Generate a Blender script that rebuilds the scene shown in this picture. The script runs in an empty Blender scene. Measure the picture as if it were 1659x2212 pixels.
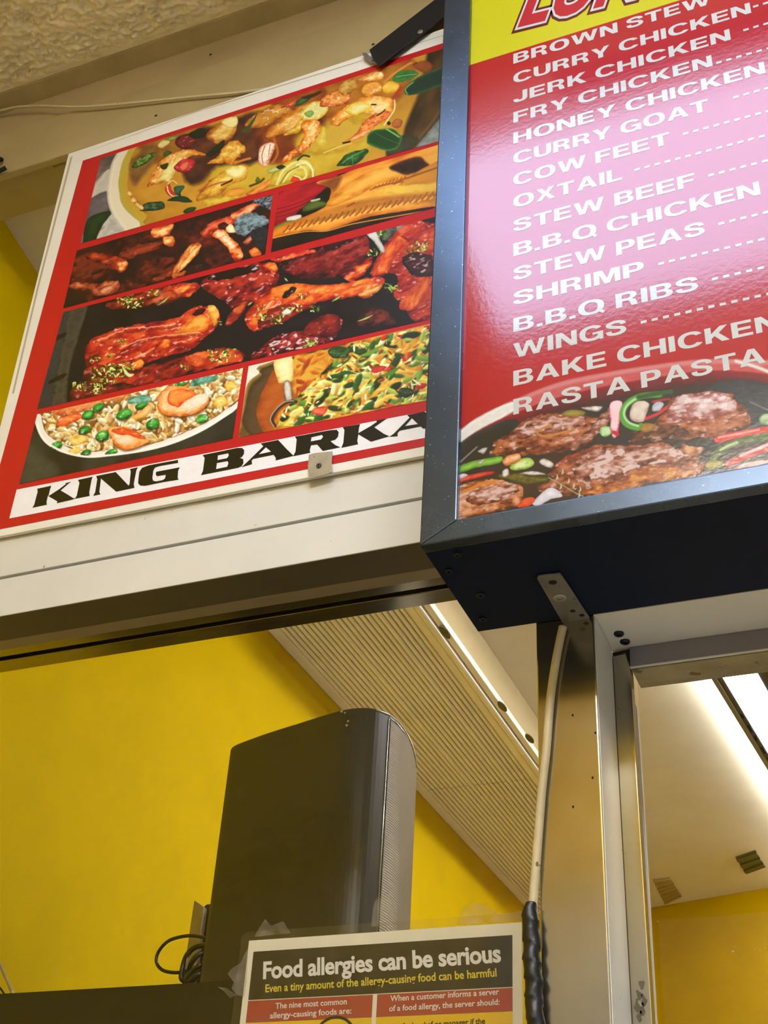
import bpy, bmesh, math, random
import numpy as np
from mathutils import Vector, Matrix, noise as mnoise

# ------------------------------------------------------------------ camera
S = bpy.context.scene
YAW, PIT, ROL, FPX = -0.42295391, 0.60649158, 0.06596585, 2767.72546
CAM = np.array([0.0, 0.0, 1.5])
_f = np.array([math.sin(YAW)*math.cos(PIT), math.cos(YAW)*math.cos(PIT), math.sin(PIT)])
_r = np.array([math.cos(YAW), -math.sin(YAW), 0.0]); _u = np.cross(_r, _f)
_c, _s = math.cos(ROL), math.sin(ROL)
_r, _u = _r*_c+_u*_s, _u*_c-_r*_s
cd = bpy.data.cameras.new('camera'); cam = bpy.data.objects.new('camera', cd)
S.collection.objects.link(cam); S.camera = cam
M = Matrix.Identity(4)
for i in range(3):
    M[i][0] = _r[i]; M[i][1] = _u[i]; M[i][2] = -_f[i]; M[i][3] = CAM[i]
cam.matrix_world = M
cd.sensor_fit = 'VERTICAL'; cd.sensor_height = 24.0; cd.lens = FPX/2212.0*24.0
cd.clip_start = 0.05

def at(px, py, ax, v):
    """point of the photograph on the world plane axis ax = v (0 x, 1 y, 2 z)"""
    d = _r*(px-829.5)/FPX + _u*(1106-py)/FPX + _f
    return CAM + d*((v-CAM[ax])/d[ax])
def proj(P):
    p = np.asarray(P, float)-CAM; z = p@_f
    return 829.5+FPX*(p@_r)/z, 1106-FPX*(p@_u)/z

# ------------------------------------------------------------------ world, light, exposure
w = bpy.data.worlds.new('world'); S.world = w; w.use_nodes = True
w.node_tree.nodes['Background'].inputs[0].default_value = (0.9, 0.85, 0.75, 1)
w.node_tree.nodes['Background'].inputs[1].default_value = 0.05
S.view_settings.view_transform = 'Standard'; S.view_settings.look = 'None'
S.view_settings.gamma = 1.0; S.view_settings.use_curve_mapping = False
S.view_settings.exposure = 0.06
TROFFER = 8.2          # cold ceiling panel above the customer
BACKFILL = 25.0       # added fill panel farther back, out of view
KITCHEN = 28.0         # fluorescent fixture behind the glass

# ------------------------------------------------------------------ helpers
def lin(c):
    if isinstance(c, str):
        c = tuple(int(c[i:i+2], 16)/255 for i in (0, 2, 4))
    return tuple(x/12.92 if x <= 0.04045 else ((x+0.055)/1.055)**2.4 for x in c)
def mat(name, col, rough=0.5, metal=0.0, spec=0.5, var=0.06, vs=6.0, bump=0.0, bs=200.0, coat=0.0,
        col2=None, emit=None, estr=0.0, spots=None, rvar=0.0, stretch=None):
    m = bpy.data.materials.new(name); m.use_nodes = True
    nt = m.node_tree; b = nt.nodes['Principled BSDF']
    c = lin(col); b.inputs['Roughness'].default_value = rough
    b.inputs['Metallic'].default_value = metal
    b.inputs['Specular IOR Level'].default_value = spec
    if coat: b.inputs['Coat Weight'].default_value = coat; b.inputs['Coat Roughness'].default_value = 0.04
    tc = nt.nodes.new('ShaderNodeTexCoord'); mp = nt.nodes.new('ShaderNodeMapping')
    nt.links.new(tc.outputs['Object'], mp.inputs[0])
    if stretch: mp.inputs['Scale'].default_value = stretch
    nz = nt.nodes.new('ShaderNodeTexNoise'); nz.inputs['Scale'].default_value = vs
    nz.inputs['Detail'].default_value = 6; nz.inputs['Roughness'].default_value = 0.65
    nt.links.new(mp.outputs[0], nz.inputs['Vector'])
    cr = nt.nodes.new('ShaderNodeValToRGB'); cr.color_ramp.elements[0].position = .3; cr.color_ramp.elements[1].position = .7
    c2 = lin(col2) if col2 else tuple(x*(1-var*2.0) for x in c)
    cr.color_ramp.elements[0].color = (*c2, 1); cr.color_ramp.elements[1].color = (*c, 1)
    nt.links.new(nz.outputs[0], cr.inputs[0]); out = cr.outputs[0]
    if spots:
        sc, th, scol = spots
        vz = nt.nodes.new('ShaderNodeTexNoise'); vz.inputs['Scale'].default_value = sc; vz.inputs['Detail'].default_value = 2
        nt.links.new(mp.outputs[0], vz.inputs['Vector'])
        r2 = nt.nodes.new('ShaderNodeValToRGB'); r2.color_ramp.elements[0].position = th; r2.color_ramp.elements[1].position = th+.02
        r2.color_ramp.elements[0].color = (0, 0, 0, 1); r2.color_ramp.elements[1].color = (1, 1, 1, 1)
        nt.links.new(vz.outputs[0], r2.inputs[0])
        mx = nt.nodes.new('ShaderNodeMix'); mx.data_type = 'RGBA'
        nt.links.new(r2.outputs[0], mx.inputs['Factor']); nt.links.new(out, mx.inputs['A'])
        mx.inputs['B'].default_value = (*lin(scol), 1); out = mx.outputs['Result']
    nt.links.new(out, b.inputs['Base Color'])
    if rvar:
        mr = nt.nodes.new('ShaderNodeMapRange'); mr.inputs['To Min'].default_value = rough-rvar; mr.inputs['To Max'].default_value = rough+rvar
        nt.links.new(nz.outputs[0], mr.inputs[0]); nt.links.new(mr.outputs[0], b.inputs['Roughness'])
    if bump:
        n2 = nt.nodes.new('ShaderNodeTexNoise'); n2.inputs['Scale'].default_value = bs; n2.inputs['Detail'].default_value = 4
        nt.links.new(mp.outputs[0], n2.inputs['Vector'])
        bp = nt.nodes.new('ShaderNodeBump'); bp.inputs['Strength'].default_value = bump; bp.inputs['Distance'].default_value = 0.001
        nt.links.new(n2.outputs[0], bp.inputs['Height']); nt.links.new(bp.outputs[0], b.inputs['Normal'])
    if emit:
        b.inputs['Emission Color'].default_value = (*lin(emit), 1); b.inputs['Emission Strength'].default_value = estr
    return m
def attr_mat(name, rough, coat=0.0, spec=0.5, bump=0.0, gain=1.0):
    m = bpy.data.materials.new(name); m.use_nodes = True; nt = m.node_tree; b = nt.nodes['Principled BSDF']
    a = nt.nodes.new('ShaderNodeAttribute'); a.attribute_name = 'print'
    g = nt.nodes.new('ShaderNodeMix'); g.data_type = 'RGBA'; g.blend_type = 'MULTIPLY'; g.inputs['Factor'].default_value = 1
    g.inputs['B'].default_value = (gain, gain, gain, 1)
    nt.links.new(a.outputs['Color'], g.inputs['A']); nt.links.new(g.outputs['Result'], b.inputs['Base Color'])
    b.inputs['Roughness'].default_value = rough; b.inputs['Specular IOR Level'].default_value = spec
    b.inputs['Coat Weight'].default_value = coat; b.inputs['Coat Roughness'].default_value = 0.05
    if bump:
        tc = nt.nodes.new('ShaderNodeTexCoord'); n2 = nt.nodes.new('ShaderNodeTexNoise'); n2.inputs['Scale'].default_value = 180
        nt.links.new(tc.outputs['Object'], n2.inputs['Vector'])
        bp = nt.nodes.new('ShaderNodeBump'); bp.inputs['Strength'].default_value = bump; bp.inputs['Distance'].default_value = 0.001
        nt.links.new(n2.outputs[0], bp.inputs['Height']); nt.links.new(bp.outputs[0], b.inputs['Coat Normal']); nt.links.new(bp.outputs[0], b.inputs['Normal'])
    return m
def clear_mat(name, tint, ior, rough=0.02, haze=0.0):
    m = bpy.data.materials.new(name); m.use_nodes = True; nt = m.node_tree
    nt.nodes.remove(nt.nodes['Principled BSDF']); o = nt.nodes['Material Output']
    t = nt.nodes.new('ShaderNodeBsdfTransparent'); t.inputs[0].default_value = (*tint, 1)
    g = nt.nodes.new('ShaderNodeBsdfGlossy'); g.inputs['Roughness'].default_value = rough
    fr = nt.nodes.new('ShaderNodeFresnel'); ge = nt.nodes.new('ShaderNodeNewGeometry')   # thin sheet: same reflectance from both sides
    mi = nt.nodes.new('ShaderNodeMix'); nt.links.new(ge.outputs['Backfacing'], mi.inputs['Factor'])
    mi.inputs['A'].default_value = ior; mi.inputs['B'].default_value = 1/ior; nt.links.new(mi.outputs['Result'], fr.inputs[0])
    mx = nt.nodes.new('ShaderNodeMixShader'); nt.links.new(fr.outputs[0], mx.inputs[0])
    nt.links.new(t.outputs[0], mx.inputs[1]); nt.links.new(g.outputs[0], mx.inputs[2]); last = mx
    if haze:
        d = nt.nodes.new('ShaderNodeBsdfDiffuse'); d.inputs[0].default_value = (.75, .74, .7, 1)
        tc = nt.nodes.new('ShaderNodeTexCoord'); nz = nt.nodes.new('ShaderNodeTexNoise'); nz.inputs['Scale'].default_value = 60; nz.inputs['Detail'].default_value = 5
        nt.links.new(tc.outputs['Object'], nz.inputs['Vector'])
        mr = nt.nodes.new('ShaderNodeMapRange'); mr.inputs['From Min'].default_value = .35; mr.inputs['From Max'].default_value = .75
        mr.inputs['To Min'].default_value = haze*.3; mr.inputs['To Max'].default_value = haze*1.7
        nt.links.new(nz.outputs[0], mr.inputs[0])
        m2 = nt.nodes.new('ShaderNodeMixShader'); nt.links.new(mr.outputs[0], m2.inputs[0])
        nt.links.new(mx.outputs[0], m2.inputs[1]); nt.links.new(d.outputs[0], m2.inputs[2]); last = m2
    nt.links.new(last.outputs[0], o.inputs[0]); return m

BASE = {}
def tag(o, label=None, cat=None, group=None, kind=None):
    if label: o['label'] = label
    if cat: o['category'] = cat
    if group: o['group'] = group
    if kind: o['kind'] = kind
    return o
def thing(name, loc, label=None, cat=None, group=None, kind=None):
    o = bpy.data.objects.new(name, None); o.empty_display_size = .05; S.collection.objects.link(o)
    o.location = tuple(loc); BASE[o.name] = np.array(loc, float)
    return tag(o, label, cat, group, kind)
def mesh_obj(name, V, F, m, parent=None, smooth=False, label=None, cat=None, kind=None, group=None):
    V = np.asarray(V, float)
    if parent is None:
        b = np.array([(V[:, 0].min()+V[:, 0].max())/2, (V[:, 1].min()+V[:, 1].max())/2, V[:, 2].min()])
    else: b = BASE[parent.name]
    me = bpy.data.meshes.new(name); me.from_pydata((V-b).tolist(), [], [list(map(int, f)) for f in F]); me.update()
    if smooth: me.polygons.foreach_set('use_smooth', [True]*len(me.polygons))
    if m: me.materials.append(m)
    o = bpy.data.objects.new(name, me); S.collection.objects.link(o); BASE[o.name] = b
    if parent is None: o.location = b
    else: o.parent = parent
    return tag(o, label, cat, group, kind)
def bm_obj(name, bm, m, parent=None, **k):
    bm.verts.index_update()
    V = [v.co[:] for v in bm.verts]; F = [[v.index for v in f.verts] for f in bm.faces]; bm.free()
    return mesh_obj(name, V, F, m, parent, **k)
def bm_box(bm, x0, x1, y0, y1, z0, z1, bev=0.0):
    r = bmesh.ops.create_cube(bm, size=1.0)
    for v in r['verts']:
        v.co = Vector(((x0+x1)/2+v.co.x*(x1-x0), (y0+y1)/2+v.co.y*(y1-y0), (z0+z1)/2+v.co.z*(z1-z0)))
    if bev:
        es = list({e for v in r['verts'] for e in v.link_edges})
        bmesh.ops.bevel(bm, geom=es, offset=bev, segments=2, affect='EDGES', profile=0.6)
def box(name, x0, x1, y0, y1, z0, z1, m, parent=None, bev=0.0, **k):
    bm = bmesh.new(); bm_box(bm, x0, x1, y0, y1, z0, z1, bev); return bm_obj(name, bm, m, parent, **k)
def prism(poly, off):
    """polygon (world points) extruded by vector off -> V, F"""
    n = len(poly); P = [np.array(p, float) for p in poly]; V = P+[p+np.array(off, float) for p in P]
    F = [list(range(n))[::-1], list(range(n, 2*n))]+[[i, (i+1) % n, n+(i+1) % n, n+i] for i in range(n)]
    return V, F
def solid(name, poly, off, m, parent=None, bev=0.0, **k):
    V, F = prism(poly, off); bm = bmesh.new(); vs = [bm.verts.new(v) for v in V]
    for f in F: bm.faces.new([vs[i] for i in f])
    bmesh.ops.recalc_face_normals(bm, faces=bm.faces)
    if bev: bmesh.ops.bevel(bm, geom=list(bm.edges), offset=bev, segments=2, affect='EDGES', profile=.6)
    return bm_obj(name, bm, m, parent, **k)
def crom(P, n=6, closed=False):
    P = [np.array(p, float) for p in P]; N = len(P); out = []
    rng = range(N if closed else N-1)
    for i in rng:
        if closed: a, b, c, d = P[(i-1) % N], P[i], P[(i+1) % N], P[(i+2) % N]
        else: a, b, c, d = P[max(i-1, 0)], P[i], P[i+1], P[min(i+2, N-1)]
        for k in range(n):
            t = k/n
            out.append(.5*((2*b)+(-a+c)*t+(2*a-5*b+4*c-d)*t*t+(-a+3*b-3*c+d)*t**3))
    if not closed: out.append(P[-1])
    return out
def tube(name, pts, r, m, parent=None, seg=10, n=6, rfun=None, **k):
    C = crom(pts, n); V = []; F = []; up = np.array([0, 0, 1.0]); prev = None
    for i, p in enumerate(C):
        t = C[min(i+1, len(C)-1)]-C[max(i-1, 0)]; t /= np.linalg.norm(t)+1e-9
        if prev is None:
            a = np.cross(t, up if abs(t[2]) < .9 else np.array([1.0, 0, 0]))
        else: a = prev-t*(prev@t)
        a /= np.linalg.norm(a); prev = a; b = np.cross(t, a)
        for j in range(seg):
            an = 2*math.pi*j/seg; rr = r if rfun is None else r*rfun(i/(len(C)-1), an)
            V.append(p+(a*math.cos(an)+b*math.sin(an))*rr)
    for i in range(len(C)-1):
        for j in range(seg):
            F.append([i*seg+j, i*seg+(j+1) % seg, (i+1)*seg+(j+1) % seg, (i+1)*seg+j])
    F.append(list(range(seg))[::-1]); F.append([(len(C)-1)*seg+j for j in range(seg)])
    return mesh_obj(name, V, F, m, parent, smooth=True, **k)
def screw(name, c, nrm, r, m, parent=None, h=0.0018, **k):
    """domed screw head with a recessed socket"""
    c = np.array(c, float); nrm = np.array(nrm, float); nrm /= np.linalg.norm(nrm)
    a = np.cross(nrm, [0.3, 0.5, 0.8]); a /= np.linalg.norm(a); b = np.cross(nrm, a); V = []; F = []; seg = 18
    prof = [(1.0, 0), (1.0, h*.45), (.82, h*.9), (.5, h), (.42, h*.95), (.36, h*.1), (0.02, 0.0)]
    for q, (rr, hh) in enumerate(prof):
        for j in range(seg):
            an = 2*math.pi*j/seg; R = rr*r
            if q in (4, 5): R *= (1.25 if j % 3 == 0 else .85)
            V.append(c+(a*math.cos(an)+b*math.sin(an))*R+nrm*hh)
    for i in range(len(prof)-1):
        for j in range(seg): F.append([i*seg+j, i*seg+(j+1) % seg, (i+1)*seg+(j+1) % seg, (i+1)*seg+j])
    F.append([(len(prof)-1)*seg+j for j in range(seg)])
    return mesh_obj(name, V, F, m, parent, **k)
def flat(name, polys, y, m, parent, px=True, th=None, **k):
    """flat printed shape on the plane Y=y; polys = outlines (inner outlines become holes)"""
    cu = bpy.data.curves.new(name, 'CURVE'); cu.dimensions = '2D'; cu.fill_mode = 'BOTH'
    for poly in polys:
        sp = cu.splines.new('POLY'); Q = [at(p[0], p[1], 1, y) if px else (p[0], y, p[1]) for p in poly]
        sp.points.add(len(Q)-1)
        for i, q in enumerate(Q): sp.points[i].co = (q[0], q[2], 0, 1)
        sp.use_cyclic_u = True
    return curve_flat(name, cu, lambda V: np.stack([V[:, 0], np.full(len(V), y), V[:, 1]], 1), m, parent, **k)
def curve_flat(name, cu, fn, m, parent, **k):
    t = bpy.data.objects.new('tmp', cu); S.collection.objects.link(t)
    dg = bpy.context.evaluated_depsgraph_get(); ev = t.evaluated_get(dg); me = bpy.data.meshes.new_from_object(ev)
    V = np.zeros(len(me.vertices)*3); me.vertices.foreach_get('co', V); V = V.reshape(-1, 3)
    F = [list(p.vertices) for p in me.polygons]
    bpy.data.objects.remove(t); bpy.data.meshes.remove(me); bpy.data.curves.remove(cu)
    return mesh_obj(name, fn(V), F, m, parent, **k)
def text(name, body, L, Rr, T, y, m, parent, bold=0.0, shear=0.0, sp=1.0, px=True, cap=0.729, pushy=0.0, **k):
    """lettering stretched between baseline ends L, Rr with cap top T (photo points on plane Y=y)"""
    cu = bpy.data.curves.new(name, 'FONT'); cu.body = body; cu.size = 1.0; cu.offset = bold; cu.shear = shear
    cu.space_character = sp; cu.resolution_u = 3; cu.fill_mode = 'BOTH'
    if px: L, Rr, T = at(*L, 1, y), at(*Rr, 1, y), at(*T, 1, y)
    L, Rr, T = np.array(L, float), np.array(Rr, float), np.array(T, float)
    def fn(V):
        x0, x1 = V[:, 0].min(), V[:, 0].max()
        X = (V[:, 0]-x0)/(x1-x0); Y = (V[:, 1])/cap
        return L+np.outer(X, Rr-L)+np.outer(Y, T-L)+np.array([0, -pushy, 0])
    return curve_flat(name, cu, fn, m, parent, **k)

# ------------------------------------------------------------------ materials
m_ceil = mat('stucco_ceiling', 'F0E4C4', .9, var=.10, vs=9, bump=.6, bs=160)
m_ceil2 = mat('kitchen_ceiling', 'E4DAC0', .8, var=.07, vs=3)
m_yell = mat('yellow_paint', 'D2B000', .8, spec=.04, var=.05, vs=5, bump=.25, bs=350)
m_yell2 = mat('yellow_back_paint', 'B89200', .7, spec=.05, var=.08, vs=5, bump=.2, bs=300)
m_grey = mat('pale_wall_paint', 'BCBCBC', .8, var=.05)
m_floor = mat('floor_tile', 'CFC8BC', .6, var=.1)
m_cream = mat('cream_enamel_frame', 'C7BD9E', .38, spec=.5, var=.06, vs=7, spots=(90, .74, '8A8160'), bump=.12, bs=500)
m_white = mat('white_enamel_frame', 'D6D4CC', .33, var=.06, vs=5, spots=(70, .745, '8F8970'), bump=.08, bs=500)
m_olive = mat('olive_beige_frame', 'AD9A6B', .5, var=.08, vs=6, spots=(60, .76, '6A5C38'))
m_ano = mat('anodised_frame', 'B4AC96', .17, metal=.97, var=.08, vs=8, rvar=.05, spots=(45, .80, '7A6430'))
m_alu = mat('brushed_aluminium', 'B9B7B4', .35, metal=.85, var=.05, rvar=.06)
m_gap = mat('dark_gap', '14110C', .9, var=.1)
m_glass = clear_mat('window_glass', (.96, .965, .95), 1.18)
m_glass2 = clear_mat('dusty_window_glass', (.96, .955, .93), 1.25, haze=.003)
m_steel = mat('bracket_steel', '8C8A86', .45, metal=.6, var=.15, vs=30, spots=(120, .68, '4A4438'))
m_screw = mat('screw_steel', '6C6A68', .35, metal=.9, var=.1)
m_screwd = mat('dark_screw', '2A2C30', .4, metal=.7, var=.1)
m_cable = mat('cream_cable', 'CDBF98', .5, var=.1, vs=30, spots=(60, .72, '6E5C34'))
m_tape = mat('black_tape', '0F1114', .42, var=.2, vs=40, spec=.6, bump=1.0, bs=90)
m_black = mat('black_enamel_metal', '1B1F27', .38, metal=.3, var=.15, vs=10, spots=(260, .75, '6F7884'))
m_navy = mat('navy_black_sheet', '0A1830', .45, metal=.0, var=.15, vs=3, spec=.12)
m_frame = mat('black_anodised_frame', '535E6D', .27, metal=.9, var=.12, vs=12, rvar=.03, spots=(300, .73, '9AA5B2'))
# ================================================================== SETTING
YW = 1.2
# rooms
box('wall_left', -1.56, -1.5, -1.9, 7.2, 0, 3.7, m_yell, kind='structure')
box('wall_right', 2.3, 2.36, -1.9, 7.2, 0, 3.7, m_grey, kind='structure')
box('wall_front', -1.56, 2.36, -1.96, -1.9, 0, 2.95, m_grey, kind='structure')
box('wall_front', -1.56, 2.36, -1.96, -1.9, 2.95, 3.7, m_yell, kind='structure')
box('floor', -1.56, 2.36, -1.9, 7.2, -.05, 0, m_floor, kind='structure')
# back wall of the kitchen runs slightly askew
ZK = 3.31
a = at(1410, 1960, 2, ZK); b = at(1659, 1918, 2, ZK); d = (b-a)/np.linalg.norm(b-a)
A0 = a-d*(a[0]+1.5)/d[0]; A1 = a+d*(2.3-a[0])/d[0]
solid('wall_back', [(A0[0], A0[1], 0), (A1[0], A1[1], 0), (A1[0], A1[1], ZK), (A0[0], A0[1], ZK)], (0, .06, 0), m_yell2, kind='structure')
bm = bmesh.new(); bm_box(bm, -1.5, 2.3, 1.95, 7.2, ZK, 3.5)
Vs, Fs = prism([(-1.5, 1.301, 3.45), (-1.5, 1.949, ZK), (-1.5, 1.949, 3.55), (-1.5, 1.301, 3.55)], (3.8, 0, 0))
vv = [bm.verts.new(v) for v in Vs]
for f in Fs: bm.faces.new([vv[i] for i in f])
bmesh.ops.recalc_face_normals(bm, faces=bm.faces)
bm_obj('ceiling', bm, m_ceil2, kind='structure')
# stucco ceiling on the customer side: fine relief patch, plain beyond it
def stucco():
    xs = np.arange(-1.5, -.38, .0034); ys = np.arange(.55, 1.168, .0034); X, Y = np.meshgrid(xs, ys); V = []
    for x, y in zip(X.ravel(), Y.ravel()):
        p = Vector((x*34, y*64, 0)); q = Vector((x*110+3, y*150, 2))
        h = mnoise.noise(p+Vector((mnoise.noise(p*1.7)*1.2, mnoise.noise(p*1.3+Vector((9, 3, 1)))*1.2, 0)))
        h = (1-abs(h)*2.4)*.0085+mnoise.noise(q)*.0030
        e = min(1, (1.168-y)/.03)
        V.append((x, y, 3.59-h*e))
    nx = len(xs); F = [[j*nx+i, (j+1)*nx+i, (j+1)*nx+i+1, j*nx+i+1] for j in range(len(ys)-1) for i in range(nx-1)]
    return mesh_obj('ceiling', V, F, m_ceil, smooth=True, kind='structure')
stucco()
bm = bmesh.new()
bm_box(bm, -.385, 2.3, .0, 1.2, 3.592, 3.65); bm_box(bm, -1.5, 2.3, -1.9, .552, 3.592, 3.65)
bm_obj('ceiling', bm, m_ceil, kind='structure')
m_strip = mat('smooth_ceiling_edge', 'B4A37C', .6, var=.12, vs=10)
box('trim_1', -1.5, 2.3, 1.165, 1.21, 3.586, 3.64, m_strip, bev=.002, kind='structure')
# head of the partition
box('trim_2', -1.5, 2.3, 1.206, 1.30, 3.508, 3.59, mat('fascia_paint', 'B29C70', .6, var=.08), bev=.002, kind='structure')
hd = thing('trim_3', (0, 1.25, 3.37), kind='structure')
box('head_rail', -1.5, -.414, 1.2, 1.215, 3.372, 3.504, m_olive, hd, bev=.0025)
box('head_core', -1.5, -.414, 1.216, 1.30, 3.376, 3.504, m_olive, hd)
for (px, py) in ((455, 118), (337, 250), (806, 96)):
    c = at(px, py, 1, 1.2)
    V = []; F = []
    for i, (rr, yy) in enumerate(((.0028, -.0003), (.0016, -.0012))):
        for j in range(10):
            an = j*math.pi/5; V.append((c[0]+rr*math.cos(an), 1.2+yy, c[2]+rr*math.sin(an)))
    F = [[j, (j+1) % 10, 10+(j+1) % 10, 10+j] for j in range(10)]+[list(range(10, 20))]
    mesh_obj('nail', V, F, m_gap, hd)
# header beam across the partition (two boards with an open joint)
hb = thing('trim_4', (-.9, 1.25, 2.358), kind='structure')
box('upper_board', -1.5, -.345, 1.2, 1.30, 2.4255, 2.512, m_white, hb, bev=.0012)
box('lower_board', -1.5, -.345, 1.2, 1.282, 2.358, 2.4208, m_white, hb, bev=.0012)
m_soff = mat('dark_soffit', '5E5642', .45, metal=.3, var=.08)
box('soffit_strip', -1.5, -.345, 1.2006, 1.258, 2.3572, 2.3582, m_soff, hb)  # thin sheet making the lower board's underside darker than its front
box('soffit_edge', -1.5, -.345, 1.259, 1.2815, 2.3565, 2.3582, mat('tan_soffit_edge', '94866A', .4, metal=.3), hb, bev=.0006)  # paler strip along the rear of that underside
box('joint_filler', -1.5, -.345, 1.215, 1.29, 2.418, 2.43, m_gap, hb)
box('inner_lip', -1.5, -.345, 1.283, 1.302, 2.3585, 2.4215, m_ano, hb, bev=.001)
box('groove', -1.5, -.345, 1.302, 1.310, 2.372, 2.43, m_gap, hb)
box('sash_rail', -1.5, -.345, 1.310, 1.340, 2.3565, 2.43, m_ano, hb, bev=.001)
# right header and mullion
box('trim_5', -.281, 2.3, 1.2, 1.332, 2.2197, 2.512, m_white, bev=.001, kind='structure')
mu = thing('trim_6', (-.313, 1.24, 0), kind='structure')
box('mullion_front', -.346, -.281, 1.2, 1.2795, .9, 2.44, m_ano, mu, bev=.0015)
box('side_facing', -.2808, -.2798, 1.2015, 1.2785, .9, 2.2185, m_white, mu)
box('back_jamb', -.346, -.2605, 1.281, 1.297, .9, 2.213, m_ano, mu, bev=.001)
for px, py in ((1237, 1545), (1286, 1583), (1238, 1743), (1280, 1680)):
    c = at(px, py, 1, 1.2)
    solid('paint_fleck', [(c[0]+.0011*math.cos(t), 1.2, c[2]+.0015*math.sin(t)) for t in np.arange(0, 6.2, 1.05)], (0, -.0003, 0), m_gap, mu)
# stuff above header: closes the wall above lightbox
box('wall_front', -.34, 2.3, 1.29, 1.33, 2.44, 3.45, m_grey, kind='structure')
# ---- windows
w1 = thing('window_1', (-.9, 1.318, 1.0), kind='structure')
box('glass_pane', -1.5, -.346, 1.317, 1.321, .9, 2.38, m_glass2, w1)
w2 = thing('window_2', (-.9, 1.22, 2.5), kind='structure')
box('glass_pane', -1.5, -.345, 1.218, 1.222, 2.512, 3.376, m_glass, w2)
box('bottom_bead', -1.5, -.345, 1.212, 1.30, 2.512, 2.52, m_olive, w2)
w3 = thing('window_3', (0, 1.3, 1.0), kind='structure')
zt = at(1659, 1402, 1, 1.28)[2]
box('top_rail', -.2603, 2.3, 1.280, 1.331, zt, 2.2195, mat('mauve_grey_rail', '8B8588', .4, metal=.5, var=.08), w3, bev=.001)
box('rail_underside', -.2595, 2.3, 1.284, 1.3305, zt-.0012, zt-.0002, mat('dusty_lit_cream', 'A89C74', .7, var=.2, vs=20, spots=(35, .66, '6E6444')), w3)  # dusty underside; its pale cream also paints in light from the kitchen
box('rail_lip', -.2603, 2.3, 1.2795, 1.282, zt-.0008, zt+.0008, m_white, w3)
box('glass_pane', -.2603, 2.3, 1.318, 1.321, .9, zt+.01, m_glass, w3)
def strip(name, p, yy, dep, m, par):
    solid(name, [at(*q, 1, yy) for q in p], (0, dep, 0), m, par)
strip('seal', [(1364, 1515), (1367, 1515), (1379, 1700), (1395, 1960), (1410, 2212), (1414, 2400), (1408, 2400), (1404, 2212), (1389, 1960), (1373, 1700)], 1.334, .003, m_gap, w3)
strip('pane_edge', [(1367, 1513), (1376, 1528), (1388, 1700), (1404, 1960), (1419, 2212), (1428, 2400), (1414, 2400), (1410, 2212), (1395, 1960), (1379, 1700)], 1.336, .004, m_white, w3)
strip('bright_edge', [(1359, 1440), (1362, 1440), (1373, 1700), (1389, 1960), (1404, 2212), (1408, 2400), (1405, 2400), (1401, 2212), (1386, 1960), (1371, 1700)], 1.333, .003, m_cream, w3)
for k, (px, py, l) in enumerate(((1583, 2055, 9), (1587, 2045, 4), (1630, 2050, 5), (1642, 2053, 4), (1605, 2062, 3), (1396, 1475, 6), (1402, 1482, 7), (1388, 1462, 4), (1421, 1990, 5), (1428, 1560, 5), (1560, 2085, 3), (1652, 2048, 4))):
    c = at(px, py, 1, 1.3175); t = .4+k*.5; u = np.array([math.cos(t), 0, math.sin(t)])*l*.00018; n2 = np.array([-u[2], 0, u[0]])*.3
    solid('glass_fleck', [c-u, c+n2, c+u, c-n2], (0, -.0003, 0), m_cream, w3)
for k, (px, py) in enumerate(((1386, 2128), (1380, 2150), (1390, 2160), (1376, 2172), (1388, 2180), (1382, 2196))):
    c = at(px, py, 1, 1.2808); solid('grime_spot', [c+np.array([.0025*math.cos(t)*(1+.5*math.sin(3*t+k)), 0, .0055*math.sin(t)*(1+.3*math.cos(2*t+k))]) for t in np.arange(0, 6.2, .6)], (0, -.0002, 0), m_soff, mu)
# dark corner slot above the jamb
solid('corner_slot', [at(*p, 1, 1.2798) for p in ((1322, 1411), (1360, 1402), (1360, 1436), (1355, 1425), (1351, 1410), (1324, 1416))], (0, .001, 0), m_gap, mu)
for px, py in ((1337, 1368), (1350, 1385)):
    c = at(px, py, 2, 2.2197); s = screw('screw', c, (0, 0, -1), .0058, m_screwd, mu, h=.003)

# ================================================================== KITCHEN SIDE
# fluorescent ceiling fixture (right window)
m_diff = mat('lit_diffuser', 'FFFFFF', .4, emit='F4F6FF', estr=KITCHEN, var=.01)
m_refl = mat('fixture_white_enamel', 'F4F1E8', .3, var=.02, emit='FFF3DC', estr=0.0)
ZC = ZK
def cz(px, py, z=ZC-.03): return at(px, py, 2, z)
fx = thing('ceiling_fixture', cz(1580, 1600), 'long white lit ceiling fixture seen through right window', 'light fixture')
o = cz(1512, 1455); e = cz(1659, 1690)
dirv = (e-o)/np.linalg.norm(e-o); dirv[2] = 0
side = np.array([dirv[1], -dirv[0], 0.0])
def fbar(name, s0, s1, z0, z1, m, t0=-1.2, t1=1.9):
    P = [o+side*s0+dirv*t0, o+side*s1+dirv*t0, o+side*s1+dirv*t1, o+side*s0+dirv*t1]
    return solid(name, [(p[0], p[1], z0) for p in P], (0, 0, z1-z0), m, fx, bev=.001)
fbar('edge_tube', 0.0, .019, ZK-0.030, ZK-0.002, m_diff)
fbar('channel', .020, .053, ZK-0.0285, ZK-0.001, mat('fixture_channel', '4A453C', .5, var=.2))
fbar('channel_rib', .021, .036, ZK-0.0305, ZK-0.0286, mat('grey_rib', '8C8878', .5))
fbar('diffuser', .054, .150, ZK-0.030, ZK-0.002, m_diff)
fbar('channel', .151, .196, ZK-0.0285, ZK-0.001, mat('fixture_channel_b', '4A453C', .5, var=.2))
fbar('edge_tube', .197, .216, ZK-0.030, ZK-0.002, m_diff)
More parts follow.
